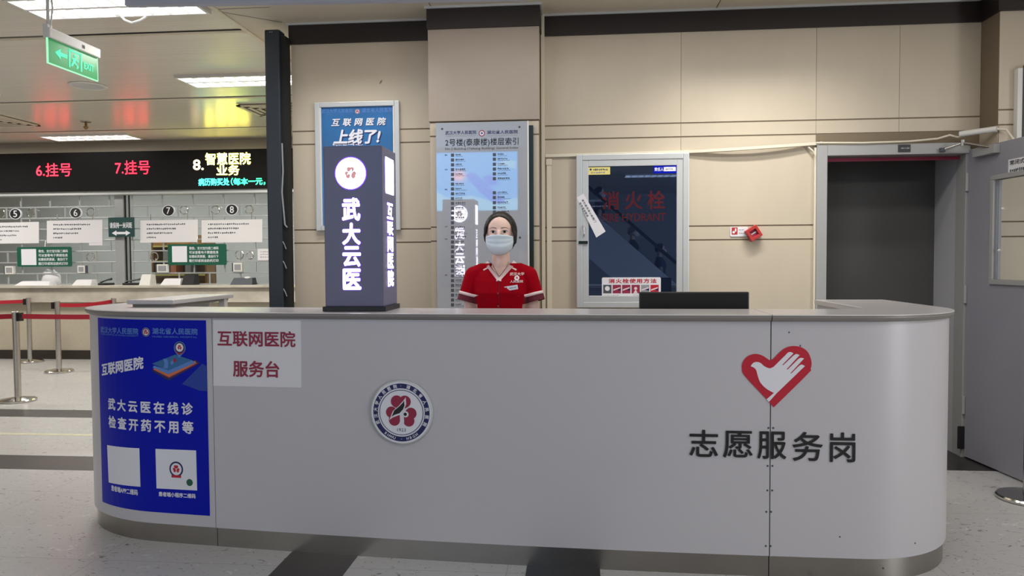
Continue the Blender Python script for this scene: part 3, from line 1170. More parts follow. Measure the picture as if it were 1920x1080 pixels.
def stem(x):
    return [(sc + R * (.02 + .05 * math.sin(t * 2.4) + x), zc + R * (.02 - .42 * t)) for t in [i / 10 for i in range(11)]]


flat('leaf_mark', [(poly(stem(-.02) + stem(.02)[::-1]), M['pwhite'], .0178), (leafshape(sc, zc, R, .30), M['pwhite'], .0180), (leafshape(sc, zc, R), M['black'], .0186),
                   (disc(sc + R * .14, zc - R * .05, R * .095, 24), M['pwhite'], .0180), (disc(sc + R * .13, zc - R * .05, R * .052, 20), M['black'], .0186)], bd, cmap)
flat('year_lettering', [(fit(text2d('1923', 0, 1.3), sc - R * .13, zc - R * .59, sc + R * .14, zc - R * .49), M['black'], .0178)], bd, cmap)

# ---- heart with the hand-dove
hb = thing('heart_emblem', 'red heart emblem with a white dove-shaped hand, on the right of the counter front', 'emblem', cmap(cpx(1455, 705)[0], .71, .005))


def HP_(x, y):
    return cpx(1370 + x / 7.2, 630 + y / 7.2)


def smooth(pts, n=5, closed=True):     # Catmull-Rom through the points
    out = []
    m = len(pts)
    for i in range(m if closed else m - 1):
        p = [pts[(i + d) % m] if closed else pts[min(max(i + d, 0), m - 1)] for d in (-1, 0, 1, 2)]
        for k_ in range(n):
            t = k_ / n
            out.append(tuple(.5 * (2 * p[1][j] + (p[2][j] - p[0][j]) * t + (2 * p[0][j] - 5 * p[1][j] + 4 * p[2][j] - p[3][j]) * t * t + (3 * p[1][j] - p[0][j] - 3 * p[2][j] + p[3][j]) * t ** 3) for j in (0, 1)))
    if not closed:
        out.append(pts[-1])
    return out


heart = [(578, 960), (478, 850)] + smooth([(478, 850), (190, 540), (148, 440), (160, 350), (220, 275), (320, 240), (420, 260), (520, 325)], 6, False)[1:] + smooth([(565, 310), (680, 195), (760, 148), (860, 133), (960, 155), (1040, 220), (1085, 340), (1075, 440), (1035, 510), (578, 960)], 6, False)
heart = heart[1:-1] + [(578, 960)]
hand = smooth([(265, 405), (300, 360), (350, 348), (400, 362), (450, 405), (520, 433), (575, 412)], 5, False) + [(735, 255)] + smooth([(735, 255), (770, 220), (810, 215), (842, 232)], 4, False)[1:] + [(690, 388), (705, 390)] + smooth([(840, 262), (880, 240), (925, 255)], 4, False) + [(750, 445), (762, 450)] + smooth([(905, 310), (940, 292), (985, 300)], 4, False) + [(800, 500), (812, 503)] + smooth([(915, 402), (950, 382), (997, 402)], 4, False) + [(610, 775), (512, 885), (478, 852), (578, 765)] + smooth([(578, 765), (480, 710), (400, 630), (362, 540), (340, 460), (310, 425), (265, 405)], 5, False)[1:-1]
hp = [HP_(*p) for p in heart]
hh = [HP_(*p) for p in hand]
flat('heart', [(poly(hp), M['red'], .0060)], hb, cmap)
flat('dove_hand', [(poly(hh), M['pwhite'], .0068)], hb, cmap)
# ---- black cut-out characters
for ch, q, lb in (('志', (1293, 806, 1345, 855), 'first'), ('愿', (1356, 808, 1410, 857), 'second'), ('服', (1420, 809, 1473, 859), 'third'), ('务', (1486, 810, 1541, 863), 'fourth'), ('岗', (1556, 811, 1602, 865), 'last')):
    bq = cbox(*q)
    v, f = fit(text2d(ch, 0, res=6), *bq)
    nv = len(v)
    V = [cmap(u, w_, .007) for u, w_ in v] + [cmap(u, w_, .0042) for u, w_ in v]
    ed = {}
    for p_ in f:
        for i in range(len(p_)):
            e = (p_[i], p_[(i + 1) % len(p_)])
            ed[e] = 1
    Fc = [list(p_) for p_ in f] + [[e[0], e[0] + nv, e[1] + nv, e[1]] for e in ed if (e[1], e[0]) not in ed]
    bt = fit(text2d(ch, .014, res=6), bq[0] - .002, bq[1] - .002, bq[2] + .002, bq[3] + .002)
    k0 = len(V)
    V += [cmap(p_[0], p_[1], .0072 + (p_[2] if len(p_) > 2 else 0)) for p_ in bt[0]]
    Fc += [[i + k0 for i in q_] for q_ in bt[1]]
    mk('cut_out_character', V, Fc, M['black'], None, label='black cut-out character, %s of the five below the heart emblem' % lb, cat='lettering', group='black characters on the counter front')

# ================================================================ things standing on the counter
TX0, TX1, TY0, TY1, TZ0, TZ1 = -1.183, -.905, 3.385, 3.64, 1.143, 1.885
tw = thing('led_tower', 'grey square LED tower with glowing white characters standing on the counter', 'display', ((TX0 + TX1) / 2, (TY0 + TY1) / 2, 1.12))
box('base_plate', (TX0 - .010, TY0 - .012, 1.120), (TX1 + .012, TY1 + .010, 1.143), M['dark'], tw, .003)
box('case', (TX0, TY0, TZ0), (TX1, TY1, TZ1), M['tower'], tw, .004)
TW, TD = TX1 - TX0, TY1 - TY0
faces = {'front': lambda u, v, h: Vector((TX0 + u * TW, TY0 - h, v)), 'back': lambda u, v, h: Vector((TX1 - u * TW, TY1 + h, v)),
         'right': lambda u, v, h: Vector((TX1 + h, TY0 + u * TD, v)), 'left': lambda u, v, h: Vector((TX0 - h, TY1 - u * TD, v))}


def tz(py):
    return hy(660, py, TY0).z


cu = (hy(657.5, 323, TY0).x - TX0) / TW
for fn, s, ys, grow in (('front', '武大云医', ((371, 414), (418, 459), (462, 500), (504, 543)), 0), ('back', '武大云医', ((371, 414), (418, 459), (462, 500), (504, 543)), 0),
                        ('right', '互联网医院', ((378, 409), (413, 440), (443, 472), (475, 504), (507, 539)), 1), ('left', '互联网医院', ((378, 409), (413, 440), (443, 472), (475, 504), (507, 539)), 1)):
    fm = faces[fn]
    zc = tz(325)
    rr = .071
    ru = rr / TW
    if not grow:
        c_, w_ = cu, .155
    else:
        c_, w_ = .50, .215
    def dsc(r_, cc=c_):
        p = [(cc + r_ * math.cos(2 * PI * i / 40) * ru, zc + r_ * math.sin(2 * PI * i / 40) * .072) for i in range(40)]
        return p, [list(range(40))]
    L = [(dsc(1.07), M['ledviolet'], .0012), (dsc(1.0), M['ledwhite'], .002)]
    if grow:
        L = [(rrect(c_ - r2, zc - .087, c_ + r2, zc + .083, .03), m2, h2) for r2, m2, h2 in ((.33, M['ledviolet'], .0012), (.31, M['ledwhite'], .002))]
        L = [(xf(sh, lambda x, y: (c_ + (x - c_), y)), m2, h2) for sh, m2, h2 in L]
    if not grow:
        sh = petals(0, 0, 1.05)
        L.append((xf(sh, lambda x, y: (c_ + x * ru * .74, zc + y * .053)), M['ledpink'], .0026))
        L.append((xf(leafshape(0, 0, 1.0), lambda x, y: (c_ + x * ru * .74, zc + y * .053)), M['ledwhite'], .0032))
        rt = ringtext('武汉大学人民医院湖北省人民医院', 0, 0, .82, .17, 165, 15, .02)
        L.append((xf(rt, lambda x, y: (c_ + x * ru, zc + y * .072)), M['ledteal'], .0028))
        rt = ringtext('RHWU·HBGH', 0, 0, .82, .17, 225, 315, .02, True)
        L.append((xf(rt, lambda x, y: (c_ + x * ru, zc + y * .072)), M['ledteal'], .0028))
    flat('emblem', L, tw, fm)
    for ch, (ya, yb) in zip(s, ys):
        sh = fit(text2d(ch, .03), c_ - w_, tz(yb), c_ + w_, tz(ya))
        flat('lettering', [(fit(text2d(ch, .055), c_ - w_ * 1.06, tz(yb) - .003, c_ + w_ * 1.06, tz(ya) + .003), M['ledviolet'], .0012), (sh, M['ledwhite'], .0022)], tw, fm)

# monitor on the shelf behind the ledge
MY = 3.70
b = pxbox(MY, 1199, 548, 1405, 582)
mo = thing('monitor', 'back of a black computer monitor showing above the counter ledge, near the right', 'monitor', ((b[0] + b[2]) / 2, MY + .05, .76))
zt = hy(1300, 547.5, MY).z
box('back_shell', (b[0], MY, zt - .33), (b[2], MY + .035, zt), M['dark'], mo, .006)
box('rear_bulge', (b[0] + .09, MY - .018, zt - .29), (b[2] - .09, MY + .002, zt - .13), M['dark'], mo, .008)
box('screen', (b[0] + .012, MY + .0345, zt - .31), (b[2] - .012, MY + .037, zt - .012), M['dgrey'], mo)
box('stand', ((b[0] + b[2]) / 2 - .04, MY - .01, .77), ((b[0] + b[2]) / 2 + .04, MY + .02, zt - .2), M['dark'], mo, .004)
box('foot', ((b[0] + b[2]) / 2 - .13, MY - .04, .76), ((b[0] + b[2]) / 2 + .13, MY + .10, .775), M['dark'], mo, .004)

# ================================================================ things on the wall behind
# framed blue poster
fy = W - .035
b = pxbox(fy, 591, 190, 749, 432)
fr = thing('poster_frame', 'silver framed blue poster on the left wall, half hidden by the LED tower', 'poster', ((b[0] + b[2]) / 2, W, b[1]))
bm = bmesh.new()
fw = .036
for q in ((b[0], b[1], b[0] + fw, b[3]), (b[2] - fw, b[1], b[2], b[3]), (b[0] + fw, b[1], b[2] - fw, b[1] + fw), (b[0] + fw, b[3] - fw, b[2] - fw, b[3])):
    add_box(bm, (q[0], fy, q[1]), (q[2], W, q[3]), .005)
mkbm('frame', bm, M['alu'], fr)
bm = bmesh.new()
for q in ((b[0] + fw, b[1] + fw, b[0] + fw + .010, b[3] - fw), (b[2] - fw - .010, b[1] + fw, b[2] - fw, b[3] - fw)):
    add_box(bm, (q[0], fy + .004, q[1]), (q[2], W - .012, q[3]), .002)
mkbm('inner_bead', bm, M['white'], fr)
mp = wallmap(fy + .016)
flat('print', [(rect(b[0] + fw, b[1] + fw, b[2] - fw, b[3] - fw), M['skyb'], 0)], fr, mp)
py = fy + .016
lines('header_lettering', [(ptext(HDR1, py, (603, 204, 662, 212), .02), M['lblue'], .001), (ptext(HDR2, py, (678, 202, 737, 211), .02), M['lblue'], .001), (ptext('RENMIN HOSPITAL OF WUHAN UNIVERSITY', py, (613, 213, 660, 215)), M['lblue'], .001)], fr, mp)
q = hy(670, 209, py)
flat('emblem', emblem_layers(q.x, q.z, .019, .001), fr, mp)
flat('slogan_lettering', [(ptext('互联网医院', py, (622, 222, 725, 237), .03, 1.7, .18), M['navy'], .0008), (ptext('互联网医院', py, (621, 221, 724, 236), .03, 1.7, .18), M['pwhite'], .0014)], fr, mp)
flat('slogan_lettering', [(ptext('上线了!', py, (627, 244, 716, 272), .035, .95, .22), M['navy'], .0008), (ptext('上线了!', py, (625, 242, 714, 270), .035, .95, .22), M['pwhite'], .0014)], fr, mp)
flat('small_print', [(dashes(*pxbox(py, 624, 268, 680, 273), 18, 5), M['pwhite'], .001)], fr, mp)

# directory board on the column
DY = COL - .05
b = pxbox(DY, 818.5, 228.5, 991, 600)
b = (b[0], .95, b[2], b[3])
db = thing('directory_board', 'grey glossy floor directory board on the column behind the woman', 'sign', ((b[0] + b[2]) / 2, COL, b[1]))
bm = bmesh.new()
add_box(bm, (b[0], DY, b[1]), (b[2], DY + .014, b[3]), .003)
mkbm('panel', bm, M['acryl'], db)
box('edge_strip', (b[2] - .006, DY - .001, b[1]), (b[2] + .004, DY + .016, b[3]), M['white'], db, .001)
box('backing_board', (b[0] + .04, DY + .016, b[1] - .02), (b[2] + .033, COL, b[3] - .027), M['bottle'], db)
for px, py_ in ((829, 241.5), (974, 238), (975, 445)):
    q = hy(px, py_, DY)
    bm = bmesh.new()
    add_ellipsoid(bm, (q.x, DY, q.z), (.007, .006, .007), 12, 8)
    mkbm('standoff_screw', bm, M['dgrey'], db)
mp = wallmap(DY)
lines('header_lettering', [(ptext(HDR1, DY, (835, 245, 893, 252), .015), M['navy'], .0008), (ptext(HDR2, DY, (913, 244, 971, 251), .015), M['navy'], .0008),
                          (ptext('RENMIN HOSPITAL OF WUHAN UNIVERSITY', DY, (835, 253.5, 893, 255.5)), M['greyp'], .0008), (ptext('HUBEI GENERAL HOSPITAL', DY, (913, 253, 971, 255)), M['greyp'], .0008)], db, mp)
q = hy(903.5, 250, DY)
flat('emblem', [(disc(q.x, q.z, .021), M['crimson'], .0006), (disc(q.x, q.z, .015), M['pwhite'], .001), (petals(q.x, q.z, .016), M['navy'], .0014)], db, mp)
lines('title_lettering', [(ptext('2号楼(泰康楼)楼层索引', DY, (835, 259, 972, 275), .01, 1.05), M['black'], .0008), (ptext('No.2 Building (Taikang Building) General Index', DY, (835, 276, 972, 281), .006), M['dgrey'], .0008)], db, mp)
L1, L2 = [], []
ys_ = [291 + 9.05 * i for i in range(33)]
for i, yy in enumerate(ys_):
    a = pxbox(DY, 845.5, yy - 3, 851.5, yy + 3)
    L1.append(rrect(*a, .0025, 2))
    if i not in (5, 14, 21, 22):
        L2.append(dashes(*pxbox(DY, 854, yy - 2.6, 854 + 10 + (i * 7 % 12), yy + .6), 5, i))
        L2.append(dashes(*pxbox(DY, 854, yy + 1.5, 854 + 14 + (i * 5 % 9), yy + 2.6), 9, i + 60))
for i, yy in enumerate([290, 298.5, 308, 317, 326, 335, 361.5, 370.5, 380, 389.5, 397.5]):
    a = pxbox(DY, 924, yy - 3, 930, yy + 3)
    L1.append(rrect(*a, .0025, 2))
    L2.append(dashes(*pxbox(DY, 933, yy - 2.6, 933 + 12 + (i * 7 % 12), yy + .6), 6, i + 20))
    L2.append(dashes(*pxbox(DY, 933, yy + 1.5, 933 + 18 + (i * 5 % 9), yy + 2.6), 9, i + 90))
for yy in (291, 318, 355, 425, 448, 516):
    L2.append(dashes(*pxbox(DY, 834, yy - 1.5, 839, yy + 1.5), 2, int(yy)))
flat('floor_icons', [(join(L1), M['dgrey'], .0008)], db, mp)
flat('floor_list_print', [(join(L2), M['dgrey'], .0008)], db, mp)

# hydrant cabinet
HY = W - .05
b = pxbox(HY, 1081, 288, 1292, 577)
b = (b[0], 1.02, b[2], b[3])
hc = thing('hydrant_cabinet', 'silver framed fire hydrant cabinet with dark reflecting glass on the wall', 'cabinet', ((b[0] + b[2]) / 2, W, b[1]))
bm = bmesh.new()
for i, (ow, pr) in enumerate(((.0, 0.0), (.040, .007))):
    ww = .040 if i == 0 else .044
    x0, z0_, x1, z1_ = b[0] + ow, b[1] + ow, b[2] - ow, b[3] - ow
    y0 = HY - (0 if i == 0 else -.006)
    for q in ((x0, z0_, x0 + ww, z1_), (x1 - ww, z0_, x1, z1_), (x0 + ww, z0_, x1 - ww, z0_ + ww), (x0 + ww, z1_ - ww, x1 - ww, z1_)):
        add_box(bm, (q[0], y0, q[1]), (q[2], W, q[3]), .004)
mkbm('frame', bm, M['alu'], hc)
g = pxbox(HY + .012, 1102, 313, 1268, 560)
box('glass_door', (b[0] + .08, HY + .012, b[1] + .08), (b[2] - .08, HY + .018, b[3] - .08), M['cabglass'], hc)
q = hy(1095, 433, HY)
tube('handle', [(q.x, HY + .004, q.z + .035), (q.x, HY - .024, q.z + .025), (q.x, HY - .026, q.z - .02), (q.x, HY + .004, q.z - .032)], .006, M['chrome'], hc)
q = hy(1093, 454.5, HY)
box('latch', (q.x - .030, HY - .008, q.z - .010), (q.x + .034, HY + .008, q.z + .010), M['bottle'], hc, .002)
gy = HY + .012
mp = wallmap(gy)
lines('red_lettering', [(ptext('消火栓', gy, (1129, 358, 1247, 393), .02, 1.45), M['dimred'], .0008), (ptext('FIRE HYDRANT', gy, (1130, 400, 1248, 415), .015), M['dimred'], .0008)], hc, mp)
o = thing('yellow_label', 'small yellow label in the top left corner of the hydrant cabinet glass', 'label', hy(1123, 326, gy))
a = pxbox(gy, 1103, 313.5, 1144, 327.5)
sheet('card', [(a[0], a[1]), (a[2], a[1]), (a[2], a[3]), (a[0], a[3])], M['yellow'], o, mp, .0005, .002)
flat('print', [(dashes(*pxbox(gy, 1112, 316, 1140, 320), 8, 2), M['dgrey'], .0026), (dashes(*pxbox(gy, 1108, 322, 1135, 325), 6, 3), M['greyp'], .0026), (disc(*hy(1107.5, 318, gy).xz, .007, 16), M['navy'], .0026)], o, mp)
o = thing('blue_label', 'small blue name label in the top right corner of the hydrant cabinet glass', 'label', hy(1246, 324, gy))
a = pxbox(gy, 1225, 310, 1269, 325)
sheet('card', [(a[0], a[1]), (a[2], a[1]), (a[2], a[3]), (a[0], a[3])], M['blue'], o, mp, .0005, .002)
flat('lettering', [(ptext('责任人', gy, (1227, 314, 1244, 321), .03), M['pwhite'], .0026)], o, mp)
a = pxbox(gy, 1244.5, 313, 1267, 321)
flat('name_slip', [(rect(*a), M['paper'], .0026), (dashes(*pxbox(gy, 1248, 315, 1262, 319), 4, 8), M['greyp'], .003)], o, mp)
o = thing('paper_strip', 'slanted white paper strip stuck across the left frame of the hydrant cabinet', 'paper', hy(1108, 404, HY))
mp = wallmap(HY)
c4 = [hy(*p, HY).xz for p in ((1081, 370.5), (1094, 363), (1135.5, 434), (1118, 445.5))]
sheet('paper', [tuple(c4[3]), tuple(c4[2]), tuple(c4[1]), tuple(c4[0])], M['paper'], o, mp, .0005, .0018)
ex = (Vector(c4[2]) - Vector(c4[1]))
ang = math.atan2(ex.y, ex.x)
t1 = fit(text2d('请勿遮挡消火栓箱门', .01, 1.2), 0, 0, .185, .016)
t2 = fit(text2d('保持通道畅通', .01, 1.2), .01, -.026, .125, -.010)
org = Vector(c4[0]) + Vector((math.cos(ang), math.sin(ang))) * .03 + Vector((-math.sin(ang), math.cos(ang))) * .020
rotf = lambda x, y: (org.x + x * math.cos(ang) - y * math.sin(ang), org.y + x * math.sin(ang) + y * math.cos(ang))
lines('lettering', [(xf(t1, rotf), M['dgrey'], .0024), (xf(t2, rotf), M['dgrey'], .0024)], o, mp)
o = thing('instruction_card', 'white card with red title and six small pictures at the foot of the cabinet glass', 'notice', hy(1183, 557, gy))
mp = wallmap(gy)
a = pxbox(gy, 1128.5, 520, 1239, 558)
sheet('card', rrect(*a, .01)[0], M['paper'], o, mp, .0005, .002)
flat('lettering', [(ptext('消火栓使用方法', gy, (1141, 522.5, 1231, 531), .03, 1.15), M['red'], .0026), (dashes(*pxbox(gy, 1131, 553.5, 1160, 556), 8, 4), M['dgrey'], .0026), (dashes(*pxbox(gy, 1187, 553.5, 1230, 556), 8, 5), M['dgrey'], .0026)], o, mp)
for i in range(6):
    x0 = 1131 + 17.7 * i
    a = pxbox(gy, x0, 534, x0 + 15.5, 550)
    bg = (M['dgrey'], M['crimson'], M['crimson'], M['crimson'], M['greyp'], M['red'])[i]
    L = [(rect(*a), bg, .0024)]
    cx, cz = (a[0] + a[2]) / 2, (a[1] + a[3]) / 2
    if i == 0:
        L.append((disc(cx, cz + .004, .017, 20), M['paper'], .0028))
    elif i == 3:
        L.append((disc(cx, cz + .004, .011, 16), M['trim'], .0028))
        L.append((poly([(cx - .016, a[1]), (cx + .014, a[1]), (cx, cz)]), M['trim'], .0028))
    else:
        L.append((poly([(a[0] + .004, cz - .012), (a[2] - .006, cz + .006), (a[2] - .006, cz + .014), (a[0] + .004, cz - .002)]), M['trim'], .0028))
        L.append((poly([(cx, cz - .004), (a[2] - .002, cz - .012), (a[2] - .002, cz + .004)]), M['navy'], .0030))
    flat('picture', L, o, mp)

# red call point, tilted, with its sign
o = thing('call_sign', 'small white sign with red pictogram left of the red alarm call point', 'sign', hy(1382, 443, W))
mp = wallmap(W)
a = pxbox(W, 1369, 425.5, 1402, 443.5)
sheet('card', rrect(*a, .008)[0], M['paper'], o, mp, .0, .006)
a2 = pxbox(W, 1371.5, 426.5, 1382.5, 440)
flat('pictogram', [(rect(*a2), M['redp'], .0066), (disc((a2[0] + a2[2]) / 2 - .006, (a2[1] + a2[3]) / 2 - .008, .009, 14), M['paper'], .0072), (rect((a2[0] + a2[2]) / 2 + .002, (a2[1] + a2[3]) / 2 - .004, (a2[0] + a2[2]) / 2 + .012, (a2[1] + a2[3]) / 2 + .018), M['paper'], .0072)], o, mp)
flat('print', [(dashes(*pxbox(W, 1385, 430, 1395, 432), 4, 6), M['greyp'], .0066), (dashes(*pxbox(W, 1385, 436, 1397, 438.5), 4, 7), M['greyp'], .0066)], o, mp)
q = hy(1414, 437, W - .05)
cp_ = thing('alarm_call_point', 'small red fire alarm call point hanging askew on the wall', 'alarm', (q.x, W, q.z))
rm = Matrix.Translation((q.x, W, q.z)) @ Matrix.Rotation(math.radians(-32), 4, 'Y')


def rbox(name, a, b, m, bev, parent):
    bm = bmesh.new()
    t = bmesh.new()
    add_box(t, a, b, bev)
    merge(bm, t, 0, rm)
    return mkbm(name, bm, m, parent)


bm = bmesh.new()
t = bmesh.new()
for a, b_ in (((-.043, -.052, -.043), (-.024, 0, .043)), ((.024, -.052, -.043), (.043, 0, .043)), ((-.024, -.052, -.043), (.024, 0, -.022)), ((-.024, -.052, .022), (.024, 0, .043))):
    add_box(t, a, b_, .003)
merge(bm, t, 0, rm)
mkbm('housing', bm, M['redp'], cp_)
rbox('press_plate', (-.024, -.034, -.022), (.024, -.028, .022), M['crimson'], 0, cp_)
rbox('press_mark', (-.018, -.037, -.004), (.018, -.034, .004), M['paper'], .001, cp_)

# ================================================================ ticket hall at the far left
TF = 9.80
cz_t = 1.045
tc_ = thing('ticket_counter', 'long cream marble ticket counter along the far wall', 'counter', (-7, 10, 0))
za, zb, zc_ = hy(100, 541, TF).z, hy(100, 567, TF).z, hy(100, 657, TF + .06).z
box('stone_top', (-11.9, TF - .05, cz_t - .035), (-2.15, 10.5, cz_t), M['marble'], tc_, .006)
box('stone_apron', (-11.9, TF, zb), (-2.15, TF + .05, cz_t - .034), M['marble'], tc_, .004)
box('front', (-11.9, TF + .10, zc_), (-2.15, 10.4, cz_t - .036), M['cfront'], tc_)
box('skirting', (-11.9, TF + .09, 0), (-2.15, 10.4, zc_), M['skirt'], tc_)
WY = FAR + .05
wh = struct('wall_ticket', (-12, WY - .02, 2.36), (-2.1, WY + .1, CZ), M['ceil2'])
box('lower_wall', (-12, WY + .3, 0), (-2.1, WY + .38, cz_t - .04), M['office'], wh)
struct('wall_office', (-12, 12.9, 0), (-2.1, 13, CZ), M['office'])
for i, (x0, x1) in enumerate(((-11.9, -6.60), (-6.45, -2.2))):
    o = box('window_%d' % (i + 1), (x0, WY + .02, cz_t), (x1, WY + .026, 2.36), M['pane'])
    o['kind'] = 'structure'
pl = thing('window_pillar', 'grey steel pillar between window six and window seven', 'pillar', (-6.5, WY, cz_t))
box('shaft', (-6.585, WY - .06, cz_t), (-6.455, WY + .06, 2.36), M['bar'], pl, .004)
box('shadow_gap', (-6.453, WY - .03, cz_t), (-6.440, WY - .01, 2.36), M['darkgap'], pl)
box('shadow_gap', (-6.395, WY - .03, cz_t), (-6.382, WY - .01, 2.36), M['darkgap'], pl)
# steel grilles in a brick pattern
RZ = [cz_t + .004 + k * .1585 for k in range(9)]
for i, (x0, x1, lb) in enumerate(((-8.95, -6.59, 'steel bar grille in front of windows five and six, left of the pillar'), (-6.36, -2.25, 'steel bar grille in front of windows seven and eight, right of the pillar'))):
    gr = thing('window_grille', lb, 'grille', ((x0 + x1) / 2, WY - .03, cz_t), 'grilles of the ticket windows')
    for k, z in enumerate(RZ):
        box('rail', (x0, WY - .045, z - .009), (x1, WY - .023, z + .009), M['bar'], gr, .003)
    for k in range(8):
        off = .0 if k % 2 else .225
        x = x0 + .02 + off
        if off:
            box('bar', (x0 + .01, WY - .042, RZ[k]), (x0 + .028, WY - .026, RZ[k + 1]), M['bar'], gr)
        while x < x1 - .02:
            box('bar', (x, WY - .042, RZ[k]), (x + .018, WY - .026, RZ[k + 1]), M['bar'], gr)
            x += .45
    for px, py, r in ((58, 400, 8), (170, 398, 8), (170, 482, 8), (2, 400, 8)) if i == 0 else ((345, 394, 8), (404, 394, 8), (467, 393, 8), (289, 481, 8), (469, 479, 7), (449, 478, 8)):
        q = hy(px, py, WY - .035)
        rr = r * .0073
        tube('ring', [(q.x + rr * math.cos(t), q.y, q.z + rr * math.sin(t)) for t in [2 * PI * j / 24 for j in range(24)]], .008, M['chrome'], gr, 8, True)
NY = WY - .06
mp = wallmap(NY)
for n_, px, py in (('5', 29, 401), ('6', 142, 399), ('7', 316, 395), ('8', 435, 393)):
    q = hy(px, py, NY)
    o = thing('number_disc', 'round black window number disc reading %s' % n_, 'sign', (q.x, NY, q.z - .08), 'ticket window numbers')
    n = 36
    prf = [(q.x + .092 * math.cos(2 * PI * i / n), q.z + .078 * math.sin(2 * PI * i / n)) for i in range(n)]
    sheet('disc', prf, M['pwhite'], o, mp, -.02, .004)
    flat('black_face', [(disc(q.x, q.z, .080, 36, .070), M['dark'], .005)], o, mp)
    flat('number', [(fit(text2d(n_, .01), q.x - .03, q.z - .048, q.x + .03, q.z + .048), M['pwhite'], .006)], o, mp)
wn = ('five', 'six', 'seven', 'eight')
for i, (a, b, c, d) in enumerate(((-24, 417, 73, 457), (88, 413, 192, 456), (263, 412.5, 371, 455), (378, 412, 492, 455))):
    p4 = [hy(a, d, NY).xz, hy(c, d - 1, NY).xz, hy(c, b - 1, NY).xz, hy(a, b + 1, NY).xz]
    o = thing('hanging_notice', 'white paper notice with small black print hanging below number %s' % wn[i], 'notice', (p4[0].x + .4, NY, p4[0].y), 'notices on the ticket windows')
    pts4 = [tuple(q) for q in p4]
    sheet('paper', pts4, M['paper'], o, mp, .000, .002)
    L = []
    for j, ln in enumerate((.82, .62, .55, .2)):
        yy = b + 8 + j * 8.2
        if yy < d - 4:
            L.append(dashes(*pxbox(NY, a + 12, yy - 1.6, a + 12 + (c - a - 14) * ln * .95, yy + 1.8), int(22 * ln) + 2, 30 + i * 4 + j))
    flat('small_print', [(join(L), M['dgrey'], .0026)], o, mp)
    for fx in (.18, .82):
        x = p4[3].x + (p4[2].x - p4[3].x) * fx
        tube('hook', [(x, NY + .002, p4[3].y - .02), (x, NY + .01, p4[3].y + .09)], .004, M['chrome'], o, 6)
o = thing('hanging_notice', 'small blank white flap of paper under the notice of window six', 'notice', hy(180, 460, NY))
a = pxbox(NY + .004, 167, 452, 192, 460)
sheet('paper', [(a[0], a[1]), (a[2], a[1]), (a[2], a[3]), (a[0], a[3])], M['paper'], o, wallmap(NY + .004), 0, .002)
o = thing('hanging_notice', 'small white notice with faint print at window eight, beside the dark post', 'notice', hy(496, 477, NY))
a = pxbox(NY, 483, 466.5, 512, 488)
sheet('paper', [(a[0], a[1]), (a[2], a[1]), (a[2], a[3]), (a[0], a[3])], M['paper'], o, mp, 0, .002)
flat('small_print', [(join([dashes(*pxbox(NY, 488, 471 + 5 * j, 508, 473 + 5 * j), 5, 70 + j) for j in range(3)]), M['greyp'], .0026)], o, mp)
GY = NY - .03
mp = wallmap(GY)
for i, q4 in enumerate(((32.5, 463, 134.5, 500), (315, 457.5, 424.5, 497))):
    a = pxbox(GY, *q4)
    o = thing('green_sign', ('green sign with white print hanging at window five', 'green sign with white print hanging at window seven')[i], 'sign', ((a[0] + a[2]) / 2, GY, a[1]), 'green signs at the ticket windows')
    sheet('board', rrect(*a, .02)[0], M['green'], o, mp, -.006, .004)
    x0, y0 = q4[0] + 8, q4[1] + 4
    flat('white_card', [(rect(*pxbox(GY, x0, y0, x0 + 28, y0 + 30)), M['pwhite'], .005)], o, mp)
    for j, s in enumerate(('微信、支付宝扫描二维码', '可以查看电子票据信息', '如需纸质票据，请自行下', '载打印或到自助机打印')):
        flat('lettering', [(ptext(s, GY, (q4[0] + 40, q4[1] + 5 + 7.8 * j, q4[0] + 95, q4[1] + 10.6 + 7.8 * j), .015, res=1), M['pwhite'], .005)], o, mp)
    tube('hanger', [((a[0] + a[2]) / 2, GY + .01, a[3] - .01), ((a[0] + a[2]) / 2, GY + .03, a[3] + .1)], .006, M['chrome'], o, 6)
a = pxbox(GY - .03, 203.5, 407.5, 250, 444)
mp = wallmap(GY - .03)
o = thing('distance_sign', 'dark green sign with white characters and a double arrow on the steel pillar', 'sign', ((a[0] + a[2]) / 2, GY, a[1]))
sheet('board', [(a[0], a[1]), (a[2], a[1]), (a[2], a[3]), (a[0], a[3])], M['dgreen'], o, mp, -.03, .004)
flat('lettering', [(ptext('请保持一米间距', GY - .03, (206, 417, 248, 428), .02), M['pwhite'], .005)], o, mp)
q = pxbox(GY - .03, 210, 432, 245, 442)
cz0 = (q[1] + q[3]) / 2
flat('double_arrow', [(poly([(q[0], cz0), (q[0] + .07, q[1]), (q[0] + .07, cz0 - .016), (q[2] - .07, cz0 - .016), (q[2] - .07, q[1]), (q[2], cz0), (q[2] - .07, q[3]), (q[2] - .07, cz0 + .016), (q[0] + .07, cz0 + .016), (q[0] + .07, q[3])]), M['pwhite'], .005)], o, mp)
for i, q4 in enumerate(((9, 499, 25, 514), (145, 498, 159, 512), (294, 495.5, 314, 511), (437, 493, 454, 509))):
    a = pxbox(WY - .09, *q4)
    o = thing('intercom', 'small pale speaker box on the grille of window %s' % wn[i], 'intercom', ((a[0] + a[2]) / 2, WY - .06, a[1]), 'speaker boxes of the ticket windows')
    box('body', (a[0], WY - .09, a[1]), (a[2], WY - .045, a[3]), M['white'], o, .004)
    box('speaker_mesh', (a[0] + .02, WY - .093, a[1] + .02), (a[2] - .02, WY - .089, a[3] - .02), M['greyp'], o)
    box('side_strip', (a[0] - .02 if i != 1 else a[2], WY - .085, a[1]), (a[0] if i != 1 else a[2] + .02, WY - .05, a[3]), M['dgrey'], o)
